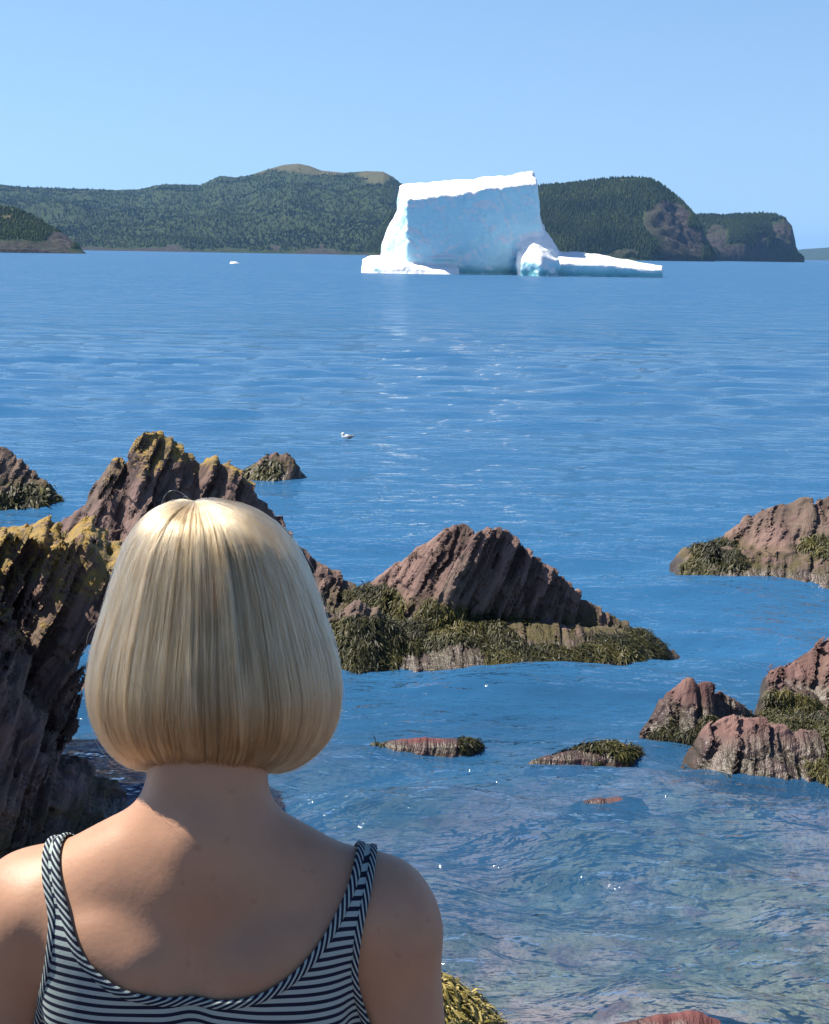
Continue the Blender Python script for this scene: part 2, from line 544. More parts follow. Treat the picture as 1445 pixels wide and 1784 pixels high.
# ------------------------------------------------------------------ iceberg
def plane3(a, b, c, inside):
    a, b, c = map(np.asarray, (a, b, c))
    n = np.cross(b - a, c - a); n = n / np.linalg.norm(n)
    if np.dot(n, np.asarray(inside) - a) > 0: n = -n
    return n, -np.dot(n, a)


def smax(a, b, k):
    h = np.clip(0.5 + 0.5 * (a - b) / k, 0, 1)
    return b * (1 - h) + a * h + k * h * (1 - h)


def smin(a, b, k):
    return -smax(-a, -b, k)


def polytope(X, Y, Z, tris, k=0.3):
    pts = np.array([p for t in tris for p in t])
    inside = pts.mean(0)
    f = None
    for t in tris:
        n, d = plane3(*t, inside)
        g = n[0] * X + n[1] * Y + n[2] * Z + d
        f = g if f is None else smax(f, g, k)
    return f


def hull_tris(points):
    bm = bmesh.new()
    vs = [bm.verts.new(p) for p in points]
    bmesh.ops.convex_hull(bm, input=vs)
    bmesh.ops.dissolve_limit(bm, angle_limit=R(2), verts=bm.verts[:], edges=bm.edges[:])
    t = [[np.array(v.co) for v in f.verts][:3] for f in bm.faces if len(f.verts) >= 3]
    c = [np.array(v.co) for v in bm.verts]
    bm.free()
    return t, np.mean(c, 0)


def hull_field(X, Y, Z, points, k=0.3):
    tris, inside = hull_tris(points)
    f = None
    for t in tris:
        n, d = plane3(*t, inside)
        g = n[0] * X + n[1] * Y + n[2] * Z + d
        f = g if f is None else smax(f, g, k)
    return f


def mat_ice():
    n = N('glacier_ice')
    p = n.pos()
    z = n.xyz(p)[2]
    up = n.xyz(n.nrm())[2]
    a = n.noise(p, 0.28, 5, 0.6)
    b = n.noise(p, 1.4, 4, 0.6)
    ice = n.mix(n.ramp(a, 0.35, 0.65), (0.42, 0.70, 0.79), (0.46, 0.73, 0.81))
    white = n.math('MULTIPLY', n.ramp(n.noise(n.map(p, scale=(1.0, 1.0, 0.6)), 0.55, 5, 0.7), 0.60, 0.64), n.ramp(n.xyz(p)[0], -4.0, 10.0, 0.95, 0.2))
    ice = n.mix(white, ice, (0.688, 0.736, 0.76))                                   # white noise patches, stronger on the left
    ice = n.mix(n.ramp(n.math('ADD', z, n.math('MULTIPLY', a, 1.2)), 0.8, 2.9, 0.9, 0.0), ice, (0.104, 0.368, 0.4))   # clear wave-washed ice low down
    snow = (0.744, 0.76, 0.776)
    fac = n.ramp(n.math('ADD', up, n.math('MULTIPLY', n.math('SUBTRACT', b, 0.5), 0.35)), 0.02, 0.30)
    c = n.mix(fac, ice, snow)
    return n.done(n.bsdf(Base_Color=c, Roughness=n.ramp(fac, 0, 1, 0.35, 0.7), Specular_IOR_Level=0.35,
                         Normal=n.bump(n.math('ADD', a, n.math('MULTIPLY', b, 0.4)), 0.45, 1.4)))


MAT_ICE = mat_ice()


def build_iceberg():
    lo, hi, h = np.array([-29., 297., -2.5]), np.array([57., 352., 23.]), 0.36
    ax = grid_axes(lo, hi, h)
    XX, YY, ZZ = np.meshgrid(*ax, indexing='ij', sparse=True)
    main = [P(708, 347, 313), P(932, 316, 321), P(958, 505, 321.5), P(712, 505, 313),
            P(697, 322, 334), P(927, 298, 344), P(690, 505, 338), P(950, 505, 348), P(690, 375, 331), P(940, 395, 326)]
    X, Y, Z = XX, YY, ZZ
    m = hull_field(X, Y, Z, main, 0.5)
    foot = [P(700, 352, 327), P(708, 362, 317), P(716, 505, 313), P(662, 505, 325), P(666, 432, 324), P(684, 385, 326), P(690, 505, 338)]
    m = smin(m, hull_field(X, Y, Z, foot, 0.5), 1.2)
    rfl = [P(934, 372, 325), P(930, 372, 335), P(978, 442, 318), P(978, 442, 338), P(982, 505, 314), P(900, 505, 314), P(900, 505, 340), P(982, 505, 340), P(900, 430, 318)]
    m = smin(m, hull_field(X, Y, Z, rfl, 0.6), 1.0)
    shape = m.shape
    full = m.copy().ravel()
    X, Y, Z = [np.broadcast_to(a, shape).ravel() for a in (XX, YY, ZZ)]
    low = Z < 9
    band = (np.abs(full) < 2.2) | (low & (Y < 334))
    X, Y, Z, m = X[band], Y[band], Z[band], full[band]
    # flutes on the faces, shallow scallops
    fl = 0.55 * fbm(X * 0.30, Y * 0.30, Z * 0.10, 3, 3) + 0.28 * fbm(X * 0.5, Y * 0.5, Z * 0.5, 3, 15) + 0.25 * vn(X * .12, Y * .12, Z * .18, 6)
    left = np.clip((-X - 5) / 8, 0, 1)
    crease = 1 - np.abs(fbm(X * 0.22 + 0.3 * Z * 0.22, Y * 0.22, Z * 0.13, 3, 71))
    fl = fl - 0.55 * np.clip(crease - 0.78, 0, 1) / 0.22 + 0.45 * np.round(2.2 * vn(X * .16, Y * .16, Z * .10, 73)) / 2.2
    m = m - fl * (0.55 + 1.2 * left)
    shelf = [P(630, 449, 318), P(640, 444, 322), P(720, 446, 323), P(800, 466, 315), P(806, 481, 311), P(628, 505, 312), P(626, 505, 310), P(700, 505, 306),
             P(800, 505, 308), P(720, 505, 330), P(640, 505, 330), P(660, 462, 309), P(740, 466, 309)]
    s = hull_field(X, Y, Z, shelf, 0.5) - 0.25 * fbm(X * .35, Y * .35, Z * .6, 3, 44)
    m = smin(m, s, 0.5)
    lump = [P(755, 446, 314), P(795, 445, 314), P(803, 451, 313), P(750, 452, 313), P(760, 446, 317), P(795, 446, 317), P(770, 455, 316)]
    m = smin(m, hull_field(X, Y, Z, lump, 0.4), 0.3)
    chunk = [P(928, 421, 311), P(936, 424, 308), P(912, 438, 309), P(908, 452, 307), P(908, 505, 307), P(945, 505, 304), P(974, 449, 308), P(976, 505, 308),
             P(950, 432, 312), P(975, 505, 315), P(912, 505, 315), P(942, 460, 304)]
    m = smin(m, hull_field(X, Y, Z, chunk, 0.4) - 0.5 * fbm(X * .4, Y * .4, Z * .4, 3, 54), 0.3)
    tongue = [P(972, 438, 326), P(1008, 438, 328), P(1030, 442, 328), P(1154, 463, 316), P(1155, 468, 312), P(1158, 505, 312), P(972, 455, 311), P(1020, 459, 311),
              P(970, 505, 311), P(1020, 505, 311), P(1156, 505, 325), P(970, 505, 332)]
    t = hull_field(X, Y, Z, tongue, 0.4) - 0.22 * fbm(X * .25, Y * .25, Z * .5, 3, 64)
    m = smin(m, t, 0.4)
    # wave-cut notch at the waterline
    m = m + 0.12 * np.exp(-((Z - 0.2) / 0.3) ** 2)
    full[band] = m
    V, Q = surface_nets(full.reshape(shape), lo, h)
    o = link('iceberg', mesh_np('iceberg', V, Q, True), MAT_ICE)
    tag(o, 'large tilted white and blue iceberg with a long low tongue on the right', 'iceberg')

    # small floe
    c = on_water(409, 460)
    bm = bmesh.new()
    for dx, dy, dz in [(-1.3, 0, .3), (-1.2, .3, .62), (.2, .2, .66), (1.35, .1, .35), (1.2, -.5, .05), (-1.2, -.6, .1), (0, -.9, .2), (.9, -.3, .5), (-.8, -.3, .55),
                       (-1.3, .7, -.6), (1.3, .7, -.6), (1.2, -.7, -.6), (-1.3, -.7, -.6)]:
        bm.verts.new((dx, dy, dz))
    bmesh.ops.convex_hull(bm, input=bm.verts[:])
    me = bpy.data.meshes.new('ice_floe'); bm.to_mesh(me); bm.free()
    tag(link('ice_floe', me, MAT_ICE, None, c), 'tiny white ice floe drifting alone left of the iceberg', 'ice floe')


build_iceberg()


# ------------------------------------------------------------------ sea air
def build_haze():
    bm = bmesh.new()
    bmesh.ops.create_cube(bm, size=1.0)
    bmesh.ops.scale(bm, vec=(17800, 16000, 215), verts=bm.verts[:])
    bmesh.ops.translate(bm, vec=(0, 7900, 215 / 2 - 25), verts=bm.verts[:])
    me = bpy.data.meshes.new('haze'); bm.to_mesh(me); bm.free()
    n = N('sea_air')
    v = n.new('VolumePrincipled')
    v.inputs['Color'].default_value = (0.25, 0.53, 1.0, 1)
    v.inputs['Density'].default_value = 0.00006
    v.inputs['Anisotropy'].default_value = 0.2
    n.t.links.new(v.outputs[0], n.out.inputs['Volume'])
    tag(link('haze', me, n.m), 'thin pale blue sea air over the whole bay', 'haze', kind='stuff')


build_haze()


# ------------------------------------------------------------------ shore rocks of tilted slate
STRATA_N = np.array([-0.86, -0.22, 0.46]); STRATA_N /= np.linalg.norm(STRATA_N)
STRATA_T = np.array([0.47, 0.0, 0.88]); STRATA_T -= STRATA_N * np.dot(STRATA_T, STRATA_N); STRATA_T /= np.linalg.norm(STRATA_T)
STRATA_B = np.cross(STRATA_N, STRATA_T)


def mat_rock(name, lichen_z=99.0, lichen=1.0, weed_z=0.30, wet_z=0.22, red=0.0, pale=0.0):
    n = N(name)
    p = n.pos()
    xyz = n.xyz(p)
    nz = n.xyz(n.nrm())[2]
    # bedding coordinate: colour bands and fine cleavage follow the tilted layers
    dot = n.new('VectorMath', operation='DOT_PRODUCT'); n.put(dot.inputs[0], p); dot.inputs[1].default_value = STRATA_N
    dt = n.new('VectorMath', operation='DOT_PRODUCT'); n.put(dt.inputs[0], p); dt.inputs[1].default_value = STRATA_T
    db = n.new('VectorMath', operation='DOT_PRODUCT'); n.put(db.inputs[0], p); db.inputs[1].default_value = STRATA_B
    cmb = n.new('CombineXYZ')
    n.put(cmb.inputs[0], n.math('MULTIPLY', dot.outputs['Value'], 9.0))
    n.put(cmb.inputs[1], n.math('MULTIPLY', dt.outputs['Value'], 0.9))
    n.put(cmb.inputs[2], n.math('MULTIPLY', db.outputs['Value'], 1.6))
    lay = n.noise(cmb.outputs[0], 1.0, 4, 0.6)
    fine = n.noise(cmb.outputs[0], 5.0, 4, 0.65)
    big = n.noise(p, 1.3, 4, 0.55)
    spot = n.noise(p, 14.0, 4, 0.6)
    c = n.mix(n.ramp(lay, 0.34, 0.64), (0.046 + pale, 0.029 + pale, 0.027 + pale), (0.175 + pale, 0.112 + pale, 0.098 + pale))
    c = n.mix(n.ramp(big, 0.42, 0.68, 0, 0.7), c, (0.12, 0.092, 0.0704))
    c = n.mix(n.ramp(spot, 0.55, 0.75, 0, 0.55), c, (0.048, 0.0368, 0.036))
    if red: c = n.mix(red, c, (0.115, 0.034, 0.036))
    # yellow and grey-green lichen on the dry tops
    lf = n.math('MULTIPLY', n.ramp(n.math('ADD', n.math('ADD', xyz[2], n.math('MULTIPLY', nz, 0.45)), n.math('MULTIPLY', n.math('SUBTRACT', n.noise(p, 2.6, 5, 0.65), 0.5), 1.6)), lichen_z + 0.2, lichen_z + 0.55),
                n.ramp(n.noise(p, 8.0, 4, 0.7), 0.34, 0.52))
    lc = n.mix(n.ramp(spot, 0.4, 0.62), (0.24, 0.155, 0.035), (0.17, 0.13, 0.055))
    c = n.mix(n.math('MULTIPLY', lf, lichen), c, lc)
    # tidal zone: wet, dark, olive film
    zz = n.math('ADD', xyz[2], n.math('MULTIPLY', n.math('SUBTRACT', n.noise(p, 3.0, 3), 0.5), 0.22))
    dry = n.ramp(zz, -0.12, -0.02)
    film = n.math('MULTIPLY', dry, n.ramp(zz, weed_z * 0.5, weed_z * 1.25, 1.0, 0.0))
    c = n.mix(n.math('MULTIPLY', film, n.ramp(n.noise(p, 6.0, 4), 0.36, 0.56, 0.0, 0.85)), c, (0.06, 0.0544, 0.0176))
    wet = n.math('MULTIPLY', dry, n.ramp(zz, wet_z * 0.35, wet_z, 1.0, 0.0))
    c = n.mix(n.math('MULTIPLY', wet, 0.75), c, (0.04, 0.0304, 0.0272))
    rough = n.ramp(wet, 0, 1, 0.86, 0.36)
    h = n.math('ADD', n.math('MULTIPLY', lay, 0.7), n.math('ADD', n.math('MULTIPLY', fine, 0.35), n.math('MULTIPLY', spot, 0.25)))
    return n.done(n.bsdf(Base_Color=c, Roughness=rough, Specular_IOR_Level=n.ramp(wet, 0, 1, 0.25, 0.28), Normal=n.bump(h, 0.75, 0.07)))


def mat_weed(name, a, b, d):
    n = N(name)
    t = n.attr('tint')
    c = n.mix(n.ramp(t, 0.0, 0.55), a, b)
    c = n.mix(n.ramp(t, 0.6, 1.0), c, d)
    return n.done(n.bsdf(Base_Color=c, Roughness=0.55, Specular_IOR_Level=0.25))


MAT_WEED = mat_weed('rockweed', (0.014, 0.016, 0.006), (0.044, 0.043, 0.011), (0.105, 0.092, 0.022))
MAT_DRYWEED = mat_weed('sun_bleached_rockweed', (0.064, 0.056, 0.016), (0.192, 0.152, 0.036), (0.352, 0.288, 0.104))


def rock_field(ridges, X, Y, Z, cuts=(), plateau=0.0):
    f = None
    for ri, rd in enumerate(ridges):
        rd = np.array(rd, float)
        pts = np.array([P(a, b, c) for a, b, c in rd[:, :3]])
        o = np.argsort(pts[:, 0])
        pts, rd = pts[o], rd[o]
        x = X.ravel()
        zr = np.interp(x, pts[:, 0], pts[:, 2]); yr = np.interp(x, pts[:, 0], pts[:, 1])
        out = np.maximum(0, np.maximum(pts[0, 0] - x, x - pts[-1, 0]))
        zr = zr - out * 2.0
        sf = np.interp(x, pts[:, 0], rd[:, 3]); sb = np.interp(x, pts[:, 0], rd[:, 4])
        zx = np.gradient(zr, x)
        zx = np.convolve(np.pad(zx, 6, mode='edge'), np.ones(13) / 13, 'valid')
        zr, yr, sf, sb, zx = [a[:, None, None] for a in (zr, yr, sf, sb, zx)]
        y = Y.ravel()[None, :, None]
        zz = Z.ravel()[None, None]
        zz = np.where(zz < 0, zz / 3.0, zz)                     # rocks fall off steeply below the water
        top = (zz - zr) / np.sqrt(1 + zx * zx) + 0 * y
        fro = (zz - zr + sf * (yr - y)) / np.sqrt(1 + sf * sf + zx * zx)
        bak = (zz - zr + sb * (y - yr - plateau)) / np.sqrt(1 + sb * sb + zx * zx)
        g = smax(smax(fro, bak, 0.03), top, 0.03)
        for k, a, b, c, inside in cuts:
            if k != ri: continue
            nn, d = plane3(a, b, c, inside)
            g = smax(g, nn[0] * X + nn[1] * Y + nn[2] * Z + d, 0.05)
        f = g if f is None else smin(f, g, 0.04)
    return f


def strata(x, y, z, seed, thick, thin):
    s = x * STRATA_N[0] + y * STRATA_N[1] + z * STRATA_N[2]
    t = x * STRATA_T[0] + y * STRATA_T[1] + z * STRATA_T[2]
    b = x * STRATA_B[0] + y * STRATA_B[1] + z * STRATA_B[2]
    s = s + 0.07 * vn(x * 1.3, y * 1.3, z * 1.3, seed + 1) + 0.02 * vn(x * 5, y * 5, z * 5, seed + 2)
    l1 = s / thick + 0.35 * np.sin(s / thick * 1.7); i1 = np.floor(l1); f1 = l1 - i1
    l2 = s / thin + 0.3 * np.sin(s / thin * 0.77); i2 = np.floor(l2); f2 = l2 - i2
    # each bed stands proud or is broken back in blocks along its run
    hs = lambda *k: _hash(*[np.asarray(q_, float).astype(np.int64) for q_ in k], seed + 3)
    j1 = np.floor(t / 0.42 + 3.1 * hs(i1, i1 * 0, i1 * 0) + 0.25 * vn(b * 3, t * 2, i1, seed + 4)); k1 = np.floor(b / 0.55 + 2.3 * hs(i1, i1 * 0 + 5, i1 * 0) + 0.2 * vn(t * 3, b, i1, seed + 6))
    d1 = 0.55 * hs(i1, j1, k1) + 0.45 * vn(t * 1.1 + i1 * 3.7, b * 1.6, i1 * 17.31, seed) + 0.35 * vn(t * 3.1, b * 4.1 + i1, i1 * 9.7, seed + 5)
    j2 = np.floor(t / 0.17 + 3.3 * hs(i2, i2 * 0 + 9, i2 * 0) + 0.3 * vn(b * 6, t * 4, i2, seed + 14)); k2 = np.floor(b / 0.22 + 1.7 * hs(i2, i2 * 0 + 2, i2 * 0))
    d2 = 0.6 * hs(i2, j2, k2 + 77) + 0.6 * vn(t * 2.4 + i2 * 1.9, b * 3.4, i2 * 13.17, seed + 7) + 0.35 * vn(t * 7 + i2, b * 8, i2 * 5.3, seed + 8)
    saw = (1 - f1) * 0.5 + (1 - f2) * 0.22
    return d1, d2, saw


ROCK_ALL = {}


def rock(name, label, ridges, lo, hi, h, mat, seed, amp=1.0, thick=0.20, thin=0.065, cuts=(), weed=None, cat='rock', group=None, top=0.95, plateau=0.0):
    """One outcrop: surveyed ridge lines give the mass, tilted beds break its surface."""
    lo, hi = np.array(lo, float), np.array(hi, float)
    ax = grid_axes(lo, hi, h)
    X, Y, Z = np.meshgrid(*ax, indexing='ij', sparse=True)
    F = rock_field(ridges, X, Y, Z, cuts, plateau)
    sh = F.shape
    f = F.ravel()
    zlow = np.broadcast_to(Z > -0.3, sh).ravel()
    band = (np.abs(f) < 0.42 * amp + 2 * h) & zlow
    B = np.flatnonzero(band)
    I = np.unravel_index(B, sh)
    x, y, z = ax[0][I[0]], ax[1][I[1]], ax[2][I[2]]
    d1, d2, saw = strata(x, y, z, seed, thick, thin)
    # beds break deepest on steep faces, crests and benches stay whole
    g3 = [F[tuple(np.minimum(I[k] + (1 if k == a_ else 0), sh[k] - 1) for k in range(3))] - F[I] for a_ in range(3)]
    nz = g3[2] / (np.sqrt(g3[0] ** 2 + g3[1] ** 2 + g3[2] ** 2) + 1e-9)
    steep = np.interp(nz, [0.0, 0.3, 0.6, 1.0], [2.3, 1.5, 0.5 + 0.5 * top, top])
    lump = 0.5 * fbm(x * 1.5, y * 1.5, z * 1.5, 2, seed + 40)
    calm = np.clip((z + 0.25) / 0.5, 0.5, 1.0)            # worn smoother at the waterline
    disp = amp * calm * steep * (0.07 * d1 + 0.05 * d2 + 0.15 * (saw - 0.35)) + 0.05 * amp * lump
    f = f.copy()
    f[B] = f[B] - np.where(disp > 0, disp * 0.7, disp)
    # keep the outer skirt closed below the sea floor
    V, Q = surface_nets(f.reshape(sh), lo, h)
    me = mesh_np(name, V, Q, False)
    o = link(name, me, mat)
    tag(o, label, cat, group)
    if weed: seaweed(o, V, Q, **weed)
    return o


def seaweed(parent, V, Q, count, z0=0.0, z1=0.4, mat=None, length=(0.05, 0.13), width=0.012, region=None, thresh=-0.1, up=0.15, seed=5):
    """Strands of rockweed lying down-slope over the tidal part of a rock: real ribbons, joined."""
    a, b, c, d = (V[Q[:, k]] for k in range(4))
    nrm = np.cross(c - a, d - b)
    ln = np.linalg.norm(nrm, axis=1) + 1e-12
    nrm = nrm / ln[:, None]
    cen = (a + b + c + d) / 4
    nv = fbm(cen[:, 0] * 1.7, cen[:, 1] * 1.7, cen[:, 2] * 1.7, 3, seed)
    ok = (cen[:, 2] > z0) & (cen[:, 2] < z1 + 0.16 * nv) & (nrm[:, 2] > up) & (nv > thresh)
    if region is not None: ok &= region(cen)
    W = np.where(ok, ln, 0)
    if W.sum() <= 0: return
    pick = rng.choice(len(Q), count, p=W / W.sum())
    p = cen[pick] + rng.normal(0, 0.012, (count, 3)); nn = nrm[pick]
    down = np.array([0, 0, -1.0])[None] + nn * nn[:, 2:3]
    dirn = down / (np.linalg.norm(down, axis=1, keepdims=True) + 0.15) + rng.normal(0, 0.4, (count, 3))
    dirn -= nn * (dirn * nn).sum(1, keepdims=True) * 0.8
    dirn /= np.linalg.norm(dirn, axis=1, keepdims=True)
    side = np.cross(nn, dirn)
    side /= np.linalg.norm(side, axis=1, keepdims=True) + 1e-9
    side = side + nn * rng.normal(0, 0.3, (count, 1))
    L = (length[0] + (length[1] - length[0]) * rng.random(count))[:, None]
    w = width * (0.6 + 0.8 * rng.random(count))[:, None]
    lift = (0.004 + 0.014 * rng.random(count))[:, None]
    p0 = p
    p1 = p + dirn * L * 0.45 + nn * lift
    p2 = p + dirn * L + nn * lift * 0.35 - np.array([0, 0, 0.02]) * rng.random((count, 1))
    VV = np.stack([p0 - side * w * .4, p0 + side * w * .4, p1 - side * w, p1 + side * w, p2 - side * w * .7, p2 + side * w * .7], 1).reshape(-1, 3)
    base = np.arange(count)[:, None, None] * 6
    T = (base + np.array([[0, 1, 3, 2], [2, 3, 5, 4]])[None]).reshape(-1, 4)
    me = mesh_np('seaweed', VV, T)
    tint = np.clip(0.40 + 0.55 * fbm(p[:, 0] * 2.6, p[:, 1] * 2.6, p[:, 2] * 2.6, 3, 99) + 0.2 * rng.normal(size=count), 0, 1)
    attr(me, 'tint', np.repeat(tint, 6))
    so = link('seaweed', me, mat or MAT_WEED, parent)
    tag(so, 'olive rockweed hanging on the tidal part of the rock', None, kind='stuff')


ROCK_MAIN = mat_rock('slate_tidal', weed_z=0.42, wet_z=0.26)
ROCK_LICHEN = mat_rock('slate_lichen', lichen_z=1.50, weed_z=0.30, wet_z=0.2)
ROCK_GOLD = mat_rock('slate_gold_lichen', lichen_z=1.42, weed_z=0.25, wet_z=0.2)
ROCK_RED = mat_rock('slate_red', weed_z=0.22, wet_z=0.34, red=0.22)
ROCK_AWASH = mat_rock('slate_awash', weed_z=0.02, wet_z=0.07, red=0.8)

rock('middle_rock', 'peaked purple slate rock with weed-covered apron right of the person',
     [[(742, 1085, 15.7, 2.5, 1.2), (772, 1010, 15.95, 3.5, 1.2), (800, 962, 16.05, 5.0, 1.6), (822, 938, 16.1, 5.5, 1.6), (850, 921, 16.15, 5.5, 1.6), (885, 922, 16.2, 5.0, 1.4), (930, 968, 16.25, 3.2, 1.2),
       (1000, 1022, 16.35, 1.8, 1.2), (1050, 1062, 16.4, 1.2, 1.2), (1110, 1095, 16.35, 0.7, 1.2), (1185, 1135, 16.2, 0.6, 1.2), (1240, 1180, 16.1, 0.6, 1.2)],
      [(560, 1060, 17.6, 1.2, 1.2), (600, 1034, 17.5, 1.2, 1.2), (640, 1020, 17.3, 1.2, 1.2), (690, 990, 17.2, 1.3, 1.2), (735, 950, 17.1, 1.5, 1.2), (775, 922, 17.0, 1.8, 1.2),
       (805, 914, 16.95, 2.0, 1.2), (822, 920, 16.9, 2.0, 1.2), (840, 960, 16.9, 1.5, 1.2), (900, 1020, 17, 1.5, 1.2)],
      [(540, 1130, 15.5, .9, .8), (575, 1085, 15.55, .9, .8), (600, 1060, 15.6, 1.0, .8), (625, 1047, 15.6, 1.0, .8), (660, 1067, 15.6, .9, .8), (690, 1105, 15.55, .8, .8), (720, 1130, 15.5, .8, .8)],
      [(520, 1130, 15.75, .45, .5), (580, 1105, 15.8, .46, .5), (700, 1088, 15.85, .46, .5), (800, 1078, 15.9, .44, .5), (950, 1085, 15.95, .44, .5), (1080, 1096, 16.1, .40, .5), (1190, 1140, 16.15, .35, .5), (1250, 1175, 16.1, .3, .5)]],
     (-1.9, 14.2, -0.55), (3.5, 18.6, 1.55), 0.021, ROCK_MAIN, 1, amp=0.7, top=0.6, plateau=0.08, thick=0.14, thin=0.05,
     weed=dict(count=70000, z0=-0.02, z1=0.40, thresh=-0.42, up=0.1, length=(0.04, 0.12), width=0.0045,
               region=lambda c: c[:, 2] < np.interp(c[:, 0], [0.7, 1.2, 1.7, 2.5], [.5, .32, .22, .16])))

rock('tall_rock', 'tall jagged rock with yellow lichen peaks behind the head of the person',
     [[(-60, 960, 19, .8, 1), (20, 935, 19, .8, 1), (60, 916, 18.9, .8, 1), (100, 915, 18.8, .8, 1), (150, 880, 18.5, .85, 1), (185, 815, 18.3, 2.2, 1.2), (203, 796, 18.2, 2.2, 1.2), (216, 802, 18.2, 2.2, 1.2),
       (232, 770, 18.1, 2.2, 1.2), (250, 758, 18, 2.2, 1.2), (275, 755, 18, 2.2, 1.2), (300, 766, 18, 2.2, 1.2), (330, 790, 18, 2.2, 1.2), (346, 812, 18, 2.2, 1.2), (372, 801, 17.9, 2.2, 1.2), (398, 806, 17.9, 2.2, 1.2),
       (430, 842, 17.9, 2.2, 1.2), (470, 887, 17.8, 2.2, 1.2), (520, 952, 17.8, .9, 1.2), (560, 985, 17.7, .8, 1.2), (620, 1027, 17.6, .7, 1.2), (690, 1070, 17.5, .7, 1.2)],
      [(-60, 1060, 17.4, .6, .5), (60, 1020, 17.5, .6, .5), (180, 985, 17.4, .6, .5), (330, 970, 17.2, .6, .5), (480, 1010, 17.1, .6, .5), (600, 1080, 16.9, .5, .5)]],
     (-6.0, 14.9, -0.6), (0.1, 20.4, 2.25), 0.028, ROCK_LICHEN, 2, amp=1.0, top=0.7, plateau=0.15, thick=0.2, thin=0.07)

rock('near_rock', 'big dark overhanging rock with gold lichen top at the left edge near the person',
     [[(-420, 960, 11.6, 6.0, 1.2), (-100, 942, 11.5, 7.0, 1.2), (0, 938, 11.4, 8.0, 1.2), (25, 930, 11.4, 8.0, 1.2), (55, 927, 11.35, 8.0, 1.2), (72, 934, 11.3, 8.0, 1.2), (85, 953, 11.3, 8.0, 1.2), (100, 948, 11.3, 8.0, 1.2),
       (115, 938, 11.3, 8.0, 1.2), (138, 932, 11.3, 8.0, 1.2), (152, 942, 11.3, 7.0, 1.2), (168, 960, 11.3, 6.0, 1.2), (188, 985, 11.3, 5.0, 1.2), (260, 1010, 11.3, 5.0, 1.2)],
      [(-420, 1300, 10.75, .8, .6), (0, 1335, 10.75, .8, .6), (70, 1352, 10.75, .8, .6), (105, 1362, 10.75, .8, .6), (140, 1388, 10.7, .8, .6), (168, 1405, 10.7, .8, .6), (200, 1440, 10.6, .8, .6), (300, 1480, 10.5, .8, .6)],
      [(-420, 900, 10.75, 3, 1.5), (-170, 930, 10.6, 3, 1.5), (-90, 975, 10.55, 3, 1.5), (-40, 1060, 10.5, 2.5, 1.5), (0, 1180, 10.5, 2, 1.2), (30, 1290, 10.5, 1.5, 1)]],  # added ridge, mostly out of view, that casts shade over the ledge
     (-4.6, 9.4, -0.5), (-1.45, 13.0, 2.4), 0.021, ROCK_GOLD, 3, amp=1.15, top=0.6, plateau=0.6, thick=0.17, thin=0.06,
     cuts=[(0, P(192, 985, 11.3), P(80, 1350, 11.1), P(170, 985, 12.2), P(0, 1100, 11.5))])

rock('left_rock', 'dark rock at the left edge in the water behind the tall lichened rock',
     [[(-300, 735, 25.6, 1, 1), (-60, 748, 25.4, 1, 1), (0, 773, 25.3, 1, 1), (25, 793, 25.3, 1, 1), (50, 815, 25.2, .9, 1), (78, 836, 25.1, .8, 1), (95, 856, 25, .7, 1), (115, 885, 25, .7, 1)]],
     (-9.0, 23.3, -0.5), (-4.9, 27.0, 1.5), 0.032, ROCK_MAIN, 4, amp=0.9, weed=dict(count=3000, z0=0, z1=0.2, thresh=-.3, length=(.08, .18), width=.016))

rock('small_rock', 'small rounded rock alone in the water above the head of the person',
     [[(415, 834, 28.4, .8, .8), (440, 809, 28.4, .8, .8), (465, 791, 28.4, 1, .8), (485, 785, 28.4, 1, .8), (505, 791, 28.4, 1, .8), (520, 806, 28.4, .9, .8), (532, 824, 28.4, .8, .8), (545, 838, 28.4, .8, .8)]],
     (-3.6, 27, -0.4), (-1.4, 29.6, 0.75), 0.028, ROCK_MAIN, 5, amp=0.6, weed=dict(count=1800, z0=0, z1=0.22, thresh=-.2, length=(.08, .16), width=.016, region=lambda c: c[:, 0] < -2.4))

rock('right_rock', 'broad low rock with a weedy ledge at the right edge of the picture',
     [[(1215, 965, 21.1, .9, 1), (1262, 930, 20.9, .9, 1), (1310, 896, 20.7, .9, 1), (1350, 876, 20.6, .9, 1), (1400, 869, 20.5, .9, 1), (1440, 862, 20.5, .9, 1), (1520, 850, 20.5, .9, 1), (1700, 850, 20.5, .9, 1)],
      [(1170, 976, 20.6, .7, .7), (1190, 952, 20.4, .7, .7), (1230, 942, 20.2, .7, .6), (1290, 952, 20.05, .7, .5), (1350, 960, 19.95, .7, .4), (1400, 962, 19.9, .7, .4), (1500, 955, 19.8, .7, .4), (1700, 950, 19.8, .7, .4)]],
     (2.9, 17.9, -0.5), (6.6, 22.4, 1.35), 0.028, ROCK_MAIN, 6, amp=0.85, thick=0.3, thin=0.09,
     weed=dict(count=24000, z0=0.0, z1=0.52, thresh=0.08, up=0.35, length=(.04, .12), width=.006))

